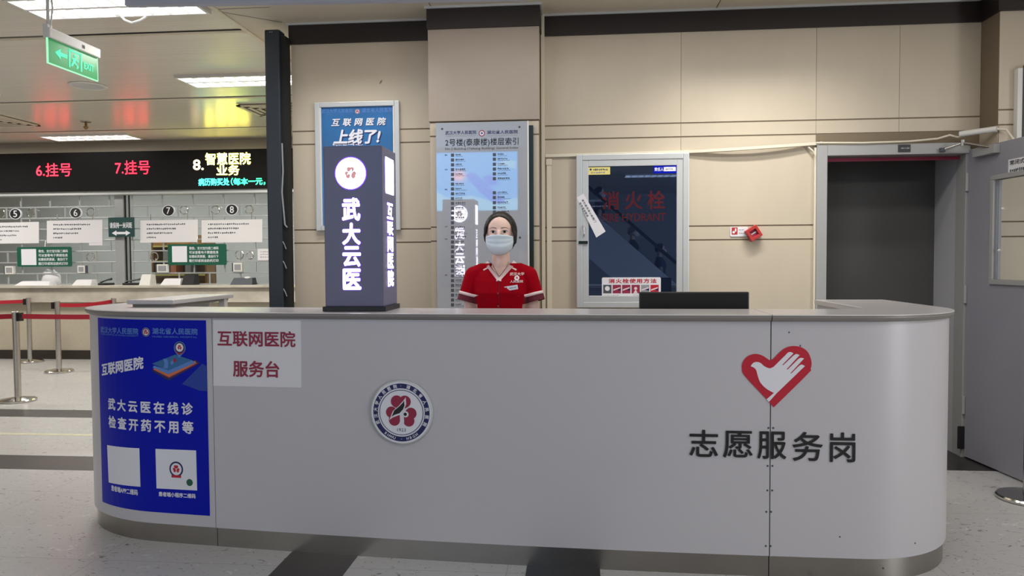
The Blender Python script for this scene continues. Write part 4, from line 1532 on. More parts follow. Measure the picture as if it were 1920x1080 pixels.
# things lying on the ticket counter
CY0 = 9.93
for nm, lb, cat, q4, m in (('paper_tray', 'low white paper tray on the counter below window six', 'tray', (139, 525, 174, 534), 'paper'), ('paper_tray', 'white paper tray on the counter below the green sign of window seven', 'tray', (304, 523, 341, 533), 'paper'),
                           ('card_reader', 'black box behind the white tray below window seven', 'machine', (343, 515, 366, 533), 'dark'), ('receipt_printer', 'low dark printer on the counter below window eight', 'printer', (434, 521, 475, 533), 'dgrey'),
                           ('paper_stack', 'thin stack of pale papers on the counter below window five', 'papers', (32, 528, 96, 534), 'paper'), ('grey_box', 'pale grey box on the counter right of the steel pillar', 'box', (264, 515, 284, 533), 'white')):
    a = pxbox(CY0, *q4)
    o = thing(nm, lb, cat, ((a[0] + a[2]) / 2, CY0, cz_t))
    bm = bmesh.new()
    w_, h_ = a[2] - a[0], a[3] - cz_t
    vs = [(a[0], CY0 - .05, cz_t), (a[2], CY0 - .05, cz_t), (a[2], CY0 + .12, cz_t), (a[0], CY0 + .12, cz_t), (a[0] + .12 * w_, CY0, a[3]), (a[2] - .04 * w_, CY0, a[3]), (a[2] - .04 * w_, CY0 + .11, a[3]), (a[0] + .12 * w_, CY0 + .11, a[3])]
    mk('body', vs, [[3, 2, 1, 0], [4, 5, 6, 7], [0, 1, 5, 4], [1, 2, 6, 5], [2, 3, 7, 6], [3, 0, 4, 7]], M[m], o)
    if nm == 'receipt_printer':
        bm = bmesh.new()
        add_ellipsoid(bm, (a[2] - .09, CY0 + .02, a[3]), (.05, .03, .018), 12, 8)
        mkbm('paper_slip', bm, M['paper'], o, smooth=True)
    else:
        box('top_sheet' if 'paper' in nm else 'lid', (a[0] + .14 * w_, CY0 + .005, a[3] - .001), (a[2] - .06 * w_, CY0 + .10, a[3] + .006), M[m], o)
for q4, lb in (((187, 526, 207, 534), 'black desk phone on the counter left of the steel pillar'), ((233, 528, 263, 534), 'black handset base on the counter just right of the steel pillar')):
    a = pxbox(CY0, *q4)
    o = thing('telephone', lb, 'phone', ((a[0] + a[2]) / 2, CY0, cz_t))
    box('base', (a[0], CY0 - .05, cz_t), (a[2], CY0 + .10, cz_t + .03), M['dark'], o, .008)
    tube('handset', [(a[0] + .01, CY0, cz_t + .035), (a[0] + .05, CY0, cz_t + .052), (a[2] - .04, CY0, cz_t + .075), (a[2] + .02, CY0, cz_t + .085)], [.016, .011, .011, .017], M['dark'], o, 8)
a = pxbox(CY0 + .2, 72, 506, 112, 534)
bm = bmesh.new()
add_ellipsoid(bm, ((a[0] + a[2]) / 2, CY0 + .25, cz_t + .07), (.14, .08, .15), 14, 10)
add_ellipsoid(bm, ((a[0] + a[2]) / 2 - .06, CY0 + .25, cz_t + .12), (.07, .06, .10), 12, 8)
for v in bm.verts:
    v.co.z = max(v.co.z, cz_t)
    v.co += Vector((math.sin(v.co.z * 60) * .008, 0, math.sin(v.co.x * 70) * .008 if v.co.z > cz_t else 0))
mkbm('white_bundle', bm, M['paper'], None, smooth=True, label='pale crumpled white bundle behind the glass under the green sign of window five', cat='bag')
# brown shelf unit inside the office
a = pxbox(11.2, 284, 452, 330, 512)
sh_ = thing('office_shelf', 'brown wooden shelf unit behind the glass of window seven', 'shelf', ((a[0] + a[2]) / 2, 11.3, 0))
x0, x1 = a[0], a[2] + .5
box('side_panel', (x0, 11.2, 0), (x0 + .03, 11.5, a[3] + .1), M['brown'], sh_)
box('side_panel', (x1 - .03, 11.2, 0), (x1, 11.5, a[3] + .1), M['brown'], sh_)
box('back_panel', (x0, 11.48, 0), (x1, 11.5, a[3] + .1), M['brown'], sh_)
for z in (.4, .8, 1.15, 1.36, 1.6):
    box('shelf', (x0 + .03, 11.2, z), (x1 - .03, 11.48, z + .025), M['yellow'], sh_)
for i in range(5):
    box('box_file', (x0 + .06 + .12 * i, 11.22, 1.385 if i % 2 else 1.175), (x0 + .15 + .12 * i, 11.42, (1.385 if i % 2 else 1.175) + .15), M['orange' if i == 2 else 'greyp'], None, label='box file number %d from the left on the brown office shelf' % (i + 1), cat='file', group='files on the office shelf')

# ---- the LED board
LY = 9.90
a = pxbox(LY, -40, 291, 503, 353)
ld = thing('led_board', 'long black LED board with red, yellow and green lettering above the ticket windows', 'display', (-7, LY, 2.38))
zt_, zb_ = hy(250, 283.5, LY).z, hy(250, 356.5, LY).z
box('case', (-11.9, LY, zb_), (-3.2, WY - .03, zt_), M['ledcase'], ld, .004)
box('lower_rail', (-11.9, LY + .06, zb_ - .05), (-3.2, WY - .03, zb_), M['alu'], ld)
mp = wallmap(LY)
flat('red_lettering', [(ptext('6.挂号', LY, (68, 306, 134, 331)), M['ledred'], .002)], ld, mp)
flat('red_lettering', [(ptext('7.挂号', LY, (216, 301, 281, 327)), M['ledred'], .002)], ld, mp)
flat('warm_number', [(ptext('8.', LY, (362, 299, 382, 319), .02), M['ledora'], .002)], ld, mp)
flat('yellow_lettering', [(ptext('智慧医院', LY, (385, 286, 470, 309), .02), M['ledyel'], .002)], ld, mp)
flat('yellow_lettering', [(ptext('业务', LY, (406, 309, 449, 329), .02), M['ledyel'], .002)], ld, mp)
flat('green_lettering', [(ptext('病历购买处', LY, (372, 334, 430, 348), .02), M['ledcyan'], .002), (ptext('（每本一元，（', LY, (433, 333, 520, 347), .02), M['ledgrn'], .002)], ld, mp)

# ---- barrier posts and tapes
def stanchion(x, y, lb, h=.885):
    o = thing('barrier_post', lb, 'barrier post', (x, y, 0), 'belt barrier posts')
    lathe('base', [(0, 0), (.158, 0), (.163, .006), (.163, .016), (.155, .024), (.09, .034), (.035, .042), (0, .042)], (x, y, 0), M['chrome'], o, 48)
    lathe('post', [(.031, .04), (.031, h - .085), (.033, h - .083), (.033, h - .004), (.028, h), (0, h)], (x, y, 0), M['steel'], o, 24)
    return o


ST = [hz(34, 752, 0), hz(111, 697.5, 0), hz(57, 679, 0), hz(213, 562, .86)]
lbs = ('polished barrier post nearest the camera at the left edge', 'polished barrier post standing between the nearest post and the end of the counter', 'polished barrier post farthest back, against the ticket counter', 'barrier post of which only the top shows above the counter end')
posts = [stanchion(p.x, p.y, l) for p, l in zip(ST, lbs)]
for p_, d_ in ((0, 1), (1, -1), (2, -1)):
    q = ST[p_]
    box('belt_cassette', (q.x - .018 + .045 * d_, q.y - .03, .79), (q.x + .018 + .045 * d_, q.y + .03, .872), M['dark'], posts[p_], .004)
stanchion(2.50, 4.375, 'polished barrier post base at the right edge beside the open door')


def tape(a, b, lb, za=.86, zb=.86):
    a, b = Vector((a[0], a[1], za)), Vector((b[0], b[1], zb))
    d = (b - a).normalized()
    nrm = Vector((d.y, -d.x, 0)) * .0012
    V, Fc = [], []
    n = 24
    for i in range(n + 1):
        p = a.lerp(b, i / n) - Vector((0, 0, .02 * 4 * (i / n) * (1 - i / n)))
        for dz in (0, -.048):
            for s in (1, -1):
                V.append(p + Vector((0, 0, dz)) + nrm * s)
    for i in range(n):
        k = i * 4
        for u, v in ((0, 1), (1, 3), (3, 2), (2, 0)):
            Fc.append([k + u, k + v, k + 4 + v, k + 4 + u])
    Fc += [[0, 2, 3, 1], [4 * n, 4 * n + 1, 4 * n + 3, 4 * n + 2]]
    mk('barrier_tape', V, Fc, M['tape'], None, label=lb, cat='tape', group='red barrier belts')


r_ = hy(168, 588, ST[0].y + .15)
tape((ST[0].x + .07, ST[0].y), (r_.x + 1.2, ST[0].y + .5), 'red belt from the nearest barrier post to the right, behind the counter end')
tape((ST[0].x - .035, ST[0].y), (ST[0].x - 2.2, ST[0].y - .1), 'red belt from the nearest barrier post out of the left edge')
tape((ST[1].x + .035, ST[1].y), (ST[3].x - .04, ST[3].y), 'red belt rising from the second barrier post to the post top at the counter end')
tape((ST[2].x - .07, ST[2].y), (ST[2].x - 2.6, ST[2].y - .8), 'red belt from the farthest barrier post out of the left edge')

# ---- hanging green exit sign
EX = hy(90, 117, 4.3).x
e00, e10 = hx(90, 117, EX), hx(182, 151, EX)
e01, e11 = hx(87, 72, EX), hx(182, 108, EX)
t0, t1 = hx(86, 54, EX), hx(184, 90, EX)
ex_ = thing('exit_sign', 'hanging green glass exit sign with an arrow and running figure', 'sign', (EX, (e00.y + e10.y) / 2, e00.z))
zb_, zm_, zt_ = (e00.z + e10.z) / 2, (e01.z + e11.z) / 2, (t0.z + t1.z) / 2
ya, yb = e00.y, e10.y
box('lamp_bar', (EX - .022, ya - .01, zm_), (EX + .022, yb + .012, zt_), M['white'], ex_, .006)
box('panel', (EX - .004, ya, zb_), (EX + .004, yb, zm_ + .005), M['exitp'], ex_)
for nm, q in (('lit_edge', ((EX - .005, ya - .005, zb_ - .006), (EX + .005, yb + .005, zb_))), ('lit_edge', ((EX - .005, ya - .006, zb_), (EX + .005, ya, zm_))), ('lit_edge', ((EX - .005, yb, zb_), (EX + .005, yb + .006, zm_)))):
    box(nm, q[0], q[1], M['exite'], ex_)
EL, EH = yb - ya, zm_ - zb_
em = lambda u, v, h: Vector((EX + .004 + h, ya + u * EL, zb_ + v * EH))
flat('arrow_and_figure', [(poly([(.12, .52), (.23, .74), (.23, .60), (.36, .60), (.36, .44), (.23, .44), (.23, .30)]), M['exitg'], .002),
                          (join([rect(.39, .12, .42, .90), rect(.39, .82, .66, .90), rect(.63, .12, .66, .90)]), M['exitg'], .002),
                          (join([disc(.53, .70, .035, 16, .07), poly([(.46, .56), (.53, .62), (.60, .50), (.57, .46), (.53, .52), (.53, .40), (.59, .28), (.57, .16), (.54, .18), (.555, .28), (.50, .36), (.46, .20), (.43, .22), (.47, .42), (.48, .52), (.45, .50)])]), M['exitg'], .002),
                          (fit(text2d('EXIT', .03), .70, .30, .92, .60), M['exitg'], .002)], ex_, em)
flat('maker_plate', [(rect(ya + .62 * EL, zm_ + .3 * (zt_ - zm_), ya + .68 * EL, zm_ + .65 * (zt_ - zm_)), M['dgrey'], .0005)], ex_, lambda u, v, h: Vector((EX + .0225 + h, u, v)))
box('hanger_bracket', (EX - .02, ya - .012, zm_), (EX + .012, ya + .03, zt_ + .02), M['white'], ex_, .004)
tube('hanger_rod', [(EX, ya + .01, zt_), (EX, ya + .01, CZ)], .009, M['white'], ex_)
tube('power_cord', [(EX + .01, ya + .015, zt_), (EX + .02, ya + .025, 2.9), (EX + .015, ya + .01, CZ)], .005, M['white'], ex_, 8)

# ---- ceiling lamps with louvres
def lamp(x0, y0, x1, y1, lb, cells=9):
    o = thing('ceiling_light', lb, 'ceiling light', ((x0 + x1) / 2, (y0 + y1) / 2, CZ - .04), 'louvred ceiling lights')
    bm = bmesh.new()
    e = .02
    for q in ((x0, y0, x0 + e, y1), (x1 - e, y0, x1, y1), (x0 + e, y0, x1 - e, y0 + e), (x0 + e, y1 - e, x1 - e, y1)):
        add_box(bm, (q[0], q[1], CZ - .028), (q[2], q[3], CZ))
    mkbm('frame', bm, M['white'], o)
    mk('diffuser', [(x0 + e, y0 + e, CZ - .003), (x1 - e, y0 + e, CZ - .003), (x1 - e, y1 - e, CZ - .003), (x0 + e, y1 - e, CZ - .003)], [[3, 2, 1, 0]], M['lamp'], o)
    bm = bmesh.new()
    for i in range(1, cells):
        x = x0 + e + (x1 - x0 - 2 * e) * i / cells
        w_ = .012
        v = [bm.verts.new(p) for p in ((x - w_, y0 + e, CZ - .004), (x + w_, y0 + e, CZ - .004), (x, y0 + e, CZ - .026), (x - w_, y1 - e, CZ - .004), (x + w_, y1 - e, CZ - .004), (x, y1 - e, CZ - .026))]
        bm.faces.new((v[0], v[3], v[5], v[2]))
        bm.faces.new((v[1], v[2], v[5], v[4]))
    ym = (y0 + y1) / 2
    add_box(bm, (x0 + e, ym - .014, CZ - .026), (x1 - e, ym + .014, CZ - .004))
    mkbm('louvre', bm, M['louver'], o)
    return o


lamp(-3.70, 4.55, -2.50, 4.95, 'louvred ceiling light at the top left, behind the exit sign')
lamp(-3.70, 6.60, -2.50, 7.00, 'louvred ceiling light cut by the dark post')
lamp(-7.20, 9.42, -5.95, 9.80, 'louvred ceiling light just above the LED board')
lamp(-7.05, 6.72, -5.83, 7.12, 'louvred ceiling light of which one corner shows at the left edge')
lamp(-.1, -1.4, 1.1, -1.0, 'louvred ceiling light behind the photographer, seen only as a reflection')
lamp(.9, -5.0, 2.1, -4.6, 'louvred ceiling light far behind the photographer by the escalator')
# air vents, detector, sprinkler, loose wire
for (x0, y0, x1, y1), lb in (((-7.35, 8.05, -6.65, 8.75), 'square ceiling air vent at the left edge'), ((-3.72, 7.88, -3.05, 8.48), 'square ceiling air vent beside the dark post')):
    o = thing('ceiling_vent', lb, 'vent', ((x0 + x1) / 2, (y0 + y1) / 2, CZ - .03), 'square ceiling air vents')
    bm = bmesh.new()
    for k in range(4):
        d = .07 * k
        for q in ((x0 + d, y0 + d, x0 + d + .045, y1 - d), (x1 - d - .045, y0 + d, x1 - d, y1 - d), (x0 + d, y0 + d, x1 - d, y0 + d + .045), (x0 + d, y1 - d - .045, x1 - d, y1 - d)):
            add_box(bm, (q[0], q[1], CZ - .020 + .003 * k), (q[2], q[3], CZ - .008 + .003 * k))
    mkbm('blades', bm, M['ceil2'], o)
    box('duct_back', (x0 + .02, y0 + .02, CZ - .006), (x1 - .02, y1 - .02, CZ - .001), M['darkgap'], o)
q = hz(165, 160, CZ)
o = thing('ceiling_speaker', 'round flat ceiling speaker below the exit sign', 'speaker', (q.x, q.y, CZ - .02))
lathe('rim', [(.165, 0), (.17, -.006), (.15, -.014), (.14, -.010), (.14, 0)], (q.x, q.y, CZ), M['white'], o)
lathe('grille', [(.14, -.004), (.14, -.011), (0, -.013)], (q.x, q.y, CZ), M['alu'], o)
q = hz(161, 227, CZ)
o = thing('sprinkler', 'small dark sprinkler head hanging from the ceiling above the red letters', 'sprinkler', (q.x, q.y, CZ - .1))
lathe('flange', [(.0, 0), (.06, 0), (.06, -.012), (.02, -.018), (0, -.018)], (q.x, q.y, CZ), M['steel'], o, 20)
lathe('head', [(.016, -.016), (.014, -.06), (.03, -.068), (.03, -.074), (.012, -.1), (0, -.1)], (q.x, q.y, CZ), M['brown'], o, 16)
q = hz(252, 22, CZ)
tube('loose_wire', [(q.x - .11, q.y + .0, CZ - .012), (q.x - .07, q.y, CZ - .055), (q.x - .02, q.y, CZ - .075), (q.x + .04, q.y, CZ - .06), (q.x + .09, q.y + .03, CZ - .014)], .009, M['white'], None, 8, label='white wire loop dangling below the top left ceiling light', cat='wire')
# grey-blue hanging board whose lower edge shows at the top of the picture
q0, q1 = hz(234, 9.5, 2.64), hz(795, 0, 2.64)
o = thing('hanging_board', 'grey-blue board hanging from the ceiling, only its lower edge in view at the top', 'sign', ((q0.x + q1.x) / 2, 3.62, q0.z))
_d = (q1 - q0).normalized()
_n = Vector((-_d.y, _d.x, 0)) * .04
_e = q1 + _d * .5
vs = [q0, _e, _e + _n, q0 + _n]
mk('panel', vs + [v + Vector((0, 0, .34)) for v in vs], [[3, 2, 1, 0], [4, 5, 6, 7], [0, 1, 5, 4], [1, 2, 6, 5], [2, 3, 7, 6], [3, 0, 4, 7]], mat('grey_blue_board', (.42, .43, .50), .5), o)
for t in (.2, .8):
    p = q0.lerp(_e, t) + _n * .5
    tube('hanger_rod', [(p.x, p.y, 2.97), (p.x, p.y, CZ)], .008, M['steel'], o)

# ================================================================ behind the photographer: what the glossy boards mirror
def mirror(px, py, yp, ys):            # where a point seen in a mirror at depth yp stands at depth ys
    return hy(px, py, 2 * yp - ys)


SY = -1.2
c4 = [mirror(*p, DY, SY) for p in ((800, 392), (976, 398), (965, 284), (800, 268))]
o = thing('blue_screen', 'wide bright blue video screen hanging behind the photographer, seen mirrored in the directory board', 'screen', ((c4[0].x + c4[2].x) / 2, SY, c4[0].z))
x0, x1, z0_, z1_ = c4[0].x, (c4[1].x + c4[2].x) / 2, (c4[0].z + c4[1].z) / 2, min(c4[2].z, 3.03)
box('case', (x0 - .04, SY - .06, z0_ - .04), (x1 + .04, SY - .002, z1_ + .03), M['dark'], o)
sm = lambda u, v, h: Vector((x0 + u * (x1 - x0), SY + h, z0_ + v * (z1_ - z0_)))
B1, B2, B3, B4 = glow('screen_blue', (.05, .42, 1.0), SCR), glow('screen_pale', (.25, .62, .95), SCR), glow('screen_pink', (.9, .5, .6), SCR), glow('screen_deep', (.02, .20, .95), SCR)
star = []
for i in range(28):
    r_s = .13 if i % 2 else .05
    star.append((.36 + r_s * .9 * math.cos(2 * PI * i / 28), .60 + r_s * 1.2 * math.sin(2 * PI * i / 28)))
flat('picture', [(rect(0, 0, 1, 1), B1, 0), (poly([(0, 0), (1, 0), (1, .22), (.75, .14), (.5, .26), (.25, .22), (0, .42)]), B2, .001), (poly([(.72, .74), (.86, .86), (.98, .84), (.98, .70), (.86, .76)]), B2, .001),
                 (poly([(.42, .62), (.52, .66), (.80, .26), (.88, .12), (.74, .12), (.60, .30)]), B4, .002), (poly([(.62, .58), (.74, .62), (.80, .44), (.68, .42)]), B4, .002), (poly(star), B3, .003)], o, sm)
EY = -4.5
esc = thing('escalator', 'white sided escalator behind the photographer, seen mirrored in the cabinet glass', 'escalator', (1.0, EY, 0))
gp = HY + .012


def em_(px, py):
    return mirror(px, py, gp, EY)


a0, a1 = em_(1104, 351), em_(1269, 494)
sl = (a1.z - a0.z) / (a1.x - a0.x)


def slab(name, off0, off1, xa, xb, th, m, dy=0.0):
    za = lambda x: a0.z + sl * (x - a0.x)
    vs = []
    for y in (EY + dy, EY + dy - th):
        vs += [(xa, y, za(xa) + off0), (xb, y, za(xb) + off0), (xb, y, za(xb) + off1), (xa, y, za(xa) + off1)]
    return mk(name, vs, [[0, 1, 2, 3], [7, 6, 5, 4], [0, 4, 5, 1], [1, 5, 6, 2], [2, 6, 7, 3], [3, 7, 4, 0]], m, esc)


b0 = em_(1128, 411)
offp = b0.z - (a0.z + sl * (b0.x - a0.x))
slab('handrail', -.04, .04, a0.x - .2, a1.x + .5, .09, M['dark'], .02)
slab('glass_balustrade', offp, -.04, a0.x - .2, a1.x + .5, .02, M['pane'])
slab('side_panel', offp - 1.0, offp, a0.x - .2, a1.x + .5, .06, M['escal'])
slab('far_side_panel', offp - 1.0, offp, a0.x - .2, a1.x + .5, .06, M['escal'], -1.1)
slab('steps', offp - .25, offp - .15, a0.x - .2, a1.x + .5, 1.0, M['dgrey'], -.07)

# ================================================================ the woman behind the counter
pc = hy(938, 435, 4.05)
PX, PY = pc.x, 4.05
wo = thing('person', 'woman in a red short-sleeved uniform and pale mask standing behind the counter', 'person', (PX, PY, 0))
PO = Vector((PX, PY, 0))


def remeshed(bm, voxel, smooth=2):
    bmesh.ops.recalc_face_normals(bm, faces=bm.faces)
    me = bpy.data.meshes.new('tmp')
    bm.to_mesh(me)
    bm.free()
    o = bpy.data.objects.new('tmp', me)
    C.objects.link(o)
    r = o.modifiers.new('r', 'REMESH')
    r.mode = 'VOXEL'
    r.voxel_size = voxel
    s = o.modifiers.new('s', 'SMOOTH')
    s.factor = .5
    s.iterations = smooth
    bpy.context.view_layer.update()
    out = bpy.data.meshes.new_from_object(o.evaluated_get(bpy.context.evaluated_depsgraph_get()))
    bpy.data.objects.remove(o)
    b2 = bmesh.new()
    b2.from_mesh(out)
    bpy.data.meshes.remove(out)
    return b2


def loft(bm, rings, seg=24):
    R = []
    for z, rx, ry, cy in rings:
        R.append([bm.verts.new((rx * math.cos(2 * PI * i / seg), cy + ry * math.sin(2 * PI * i / seg), z)) for i in range(seg)])
    for a, b in zip(R, R[1:]):
        for i in range(seg):
            bm.faces.new((a[i], a[(i + 1) % seg], b[(i + 1) % seg], b[i]))
    bm.faces.new(R[0][::-1])
    bm.faces.new(R[-1])


def limb(bm, pts, rs):
    for (a, b), (ra, rb) in zip(zip(pts, pts[1:]), zip(rs, rs[1:])):
        add_tube(bm, [a, b], [ra, rb], 14)
    for p, r in zip(pts, rs):
        add_ellipsoid(bm, p, (r, r, r), 14, 10)


HC = Vector((0, .008, 1.512))          # head centre
bm = bmesh.new()
add_ellipsoid(bm, HC, (.073, .090, .098), 28, 20)
add_ellipsoid(bm, (0, -.020, 1.452), (.056, .066, .062), 24, 16)
add_ellipsoid(bm, (0, -.045, 1.408), (.027, .030, .026), 16, 12)
limb(bm, [(0, -.086, 1.506), (0, -.098, 1.476)], [.008, .012])
for sx in (-1, 1):
    add_ellipsoid(bm, (sx * .074, .012, 1.478), (.008, .019, .031), 12, 10)
    add_ellipsoid(bm, (sx * .034, -.062, 1.470), (.026, .022, .022), 14, 10)
limb(bm, [(0, .018, 1.43), (0, .030, 1.30)], [.047, .053])
loft(bm, [(.78, .150, .100, .02), (.86, .158, .108, .02), (.95, .145, .098, .015), (1.03, .122, .088, .015), (1.10, .130, .092, .012), (1.18, .142, .105, .008), (1.25, .145, .090, .015), (1.285, .118, .068, .022), (1.318, .060, .052, .03)])
add_ellipsoid(bm, (0, .02, .80), (.155, .105, .09))
for sx in (-1, 1):
    limb(bm, [(sx * .09, .024, 1.282), (sx * .136, .02, 1.262), (sx * .160, .02, 1.19), (sx * .178, .035, 1.02), (sx * .085, -.125, .905), (sx * .060, -.150, .892)], [.032, .041, .040, .034, .024, .022])
    # palm and five fingers, one hand folded over the other
    hxp = sx * .030
    hz_ = .885 if sx > 0 else .905
    hyp = -.165 if sx > 0 else -.185
    add_ellipsoid(bm, (hxp, hyp, hz_), (.040, .022, .036), 14, 10)
    for k in range(4):
        z = hz_ + .026 - .017 * k
        ln = (.062, .070, .066, .050)[k]
        limb(bm, [(hxp - sx * .028, hyp - .008, z), (hxp - sx * (.028 + ln * .55), hyp - .014, z - .006), (hxp - sx * (.028 + ln), hyp - .004, z - .014)], [.0085, .0080, .0068])
    limb(bm, [(hxp + sx * .01, hyp - .012, hz_ + .028), (hxp - sx * .018, hyp - .022, hz_ + .045), (hxp - sx * .040, hyp - .020, hz_ + .046)], [.010, .009, .0075])
    limb(bm, [(sx * .085, .02, .80), (sx * .085, .01, .47), (sx * .085, .03, .10)], [.082, .054, .036])
    add_ellipsoid(bm, (sx * .085, -.03, .045), (.042, .115, .042))
body = remeshed(bm, .0055, 4)
for v in body.verts:
    v.co += PO
bv = BVHTree.FromBMesh(body)
mkbm('body', body, M['skin'], wo, smooth=True)

# trousers and shoes
bm = bmesh.new()
for sx in (-1, 1):
    limb(bm, [(sx * .080, .02, .82), (sx * .087, .01, .47), (sx * .090, .03, .11)], [.095, .072, .060])
add_ellipsoid(bm, (0, .02, .84), (.166, .118, .10))
b2 = remeshed(bm, .011, 3)
for v in b2.verts:
    v.co.z = max(v.co.z, .07)
    v.co += PO
mkbm('trousers', b2, M['navyc'], wo, smooth=True)
for sx in (-1, 1):
    bm = bmesh.new()
    add_ellipsoid(bm, PO + Vector((sx * .087, -.03, .048)), (.050, .125, .052))
    for v in bm.verts:
        v.co.z = max(v.co.z, .0)
    mkbm('shoe', bm, M['shoe'], wo, smooth=True)

# tunic
bm = bmesh.new()
loft(bm, [(.76, .178, .128, .02), (.86, .172, .122, .02), (.96, .156, .112, .018), (1.04, .142, .104, .016), (1.10, .146, .108, .012), (1.18, .152, .120, .006), (1.245, .155, .104, .014), (1.285, .150, .084, .022), (1.315, .110, .070, .026), (1.345, .072, .064, .03)])
SLV = {}
for sx in (-1, 1):
    a, b, c, d = Vector((sx * .092, .022, 1.292)), Vector((sx * .146, .022, 1.266)), Vector((sx * .168, .018, 1.19)), Vector((sx * .192, .010, 1.10))
    limb(bm, [a, b, c, d], [.052, .057, .057, .061])
    dr_ = (d - c).normalized()
    SLV[sx] = (Vector((sx * .186, .012, 1.128)), dr_)
b2 = remeshed(bm, .005, 4)
for sx in (-1, 1):
    # open the sleeve end
    p, dr_ = SLV[sx]
    gm = [v for v in b2.verts if v.co.x * sx > .125]
    geo = list({f for v in gm for f in v.link_faces}) + list({e for v in gm for e in v.link_edges}) + gm
    bmesh.ops.bisect_plane(b2, geom=geo, plane_co=p, plane_no=dr_, clear_outer=False)
    dele = [f for f in b2.faces if (f.calc_center_median() - p).dot(dr_) > 0 and f.calc_center_median().x * sx > .122 and f.calc_center_median().z > 1.02 and (f.calc_center_median() - p).length < .14 and abs(f.calc_center_median().x * sx - .19) < .075]
    bmesh.ops.delete(b2, geom=dele, context='FACES')
VZ, VK = 1.258, 1.30


def inneck(c):
    if c.z > 1.338:
        return True
    return c.y < .02 and c.z > VZ + abs(c.x) * VK and abs(c.x) < .075


for pc_, pn in ((Vector((0, 0, VZ)), Vector((-VK, 0, 1)).normalized()), (Vector((0, 0, VZ)), Vector((VK, 0, 1)).normalized()), (Vector((0, 0, 1.338)), Vector((0, 0, 1)))):
    gm = [v for v in b2.verts if v.co.z > 1.23 and abs(v.co.x) < .10 and (v.co.y < .03 or pn.z > .99)]
    geo = list({f for v in gm for f in v.link_faces}) + list({e for v in gm for e in v.link_edges}) + gm
    bmesh.ops.bisect_plane(b2, geom=geo, plane_co=pc_, plane_no=pn)
bmesh.ops.delete(b2, geom=[f for f in b2.faces if inneck(f.calc_center_median())], context='FACES')
for f in b2.faces:
    c = f.calc_center_median()
    for sx in (-1, 1):
        p, dr_ = SLV[sx]
        t = (c - p).dot(dr_)
        if c.x * sx > .130 and t > -.036 and c.z > 1.0 and abs(c.x * sx - .19) < .085 and (c - p).length < .1:
            f.material_index = 1
for v in b2.verts:                     # soft folds
    k = math.sin(v.co.z * 55 + v.co.x * 30) * .0016 * (1 if v.co.z < 1.2 else .4)
    v.co.y += k
    v.co += PO
tv = BVHTree.FromBMesh(b2)
sol = mkbm('tunic', b2, [M['cloth'], M['clothd']], wo, smooth=True)
md = sol.modifiers.new('thick', 'SOLIDIFY')
md.thickness = .002
md.offset = -1


def drape(x, z, off=.003, tree=None, fb=-.08):
    hit = (tree or tv).ray_cast(PO + Vector((x, -.6, z)), Vector((0, 1, 0)))
    if hit[0] is None or hit[0].y > PO.y + .03:
        return PO + Vector((x, fb, z))
    return hit[0] - Vector((0, off, 0))


def ribbon(name, pairs, m, parent, off=.003, thick=.0016):
    V, Fc = [], []
    n = len(pairs)
    for (xa, za), (xb, zb) in pairs:
        a, b = drape(xa, za, off), drape(xb, zb, off)
        V += [a, b, a + Vector((0, thick, 0)), b + Vector((0, thick, 0))]
    for i in range(n - 1):
        k = i * 4
        for u, v in ((0, 1), (1, 3), (3, 2), (2, 0)):
            Fc.append([k + u, k + v, k + 4 + v, k + 4 + u])
    Fc += [[0, 2, 3, 1], [4 * n - 4, 4 * n - 3, 4 * n - 1, 4 * n - 2]]
    return mk(name, V, Fc, m, parent)


tun = sol
# V-neck band and collar wings
for sx in (-1, 1):
    pr = []
    for i in range(15):
        t = i / 14
        z = VZ - .012 + t * .085
        xi = max(0, (z - VZ) / VK) * sx
        pr.append(((xi - sx * .001, z), (xi + sx * (.013 + .004 * t), z - .004 - .006 * t)))
    ribbon('neck_band', pr, M['trim'], tun, .0035)
    V = [(sx * .052, -.030, 1.322), (sx * .070, .012, 1.352), (sx * .066, .050, 1.356), (sx * .108, .050, 1.318), (sx * .112, .012, 1.316), (sx * .086, -.040, 1.302)]
    V = [Vector(v) + PO for v in V]
    V2 = [v + Vector((0, 0, -.004)) for v in V]
    mk('collar_wing', V + V2, [[0, 5, 4, 1], [1, 4, 3, 2], [6, 7, 10, 11], [7, 8, 9, 10], [0, 1, 7, 6], [1, 2, 8, 7], [2, 3, 9, 8], [3, 4, 10, 9], [4, 5, 11, 10], [5, 0, 6, 11]], M['trim'], tun)
    # white ring round the sleeve
    p, dr_ = SLV[sx]
    q = p - dr_ * .040
    upv = dr_.orthogonal().normalized()
    sv = dr_.cross(upv)
    V, Fc = [], []
    n = 40
    for k_ in (-.008, .008):
        for i in range(n):
            dv = upv * math.cos(2 * PI * i / n) + sv * math.sin(2 * PI * i / n)
            o_ = PO + q + dr_ * k_
            h = tv.ray_cast(o_ + dv * .13, -dv, .12)
            V.append((h[0] + dv * .0025) if h[0] else o_ + dv * .061)
    Fc = [[i, (i + 1) % n, n + (i + 1) % n, n + i] for i in range(n)]
    rb_ = mk('sleeve_band', V, Fc, M['trim'], tun, smooth=True)
    sd = rb_.modifiers.new('thick', 'SOLIDIFY')
    sd.thickness = .0015
for z in (1.243, 1.178, 1.11):
    p = drape(-.003, z, .001)
    bm = bmesh.new()
    add_ellipsoid(bm, p, (.005, .003, .005), 10, 8)
    mkbm('button', bm, M['crimson'], tun)
ribbon('front_seam', [((.001, 1.25 - .02 * i), (.004, 1.25 - .02 * i)) for i in range(12)], M['clothd'], tun, .0016, .0008)
dmap = lambda u, v, h: drape(u, v, .002 + h)
bx = lambda x0, y0, x1, y1: (hy(x0, 540, PY).x - PX, hy(940, y1, PY - .1).z, hy(x1, 540, PY).x - PX, hy(940, y0, PY - .1).z)
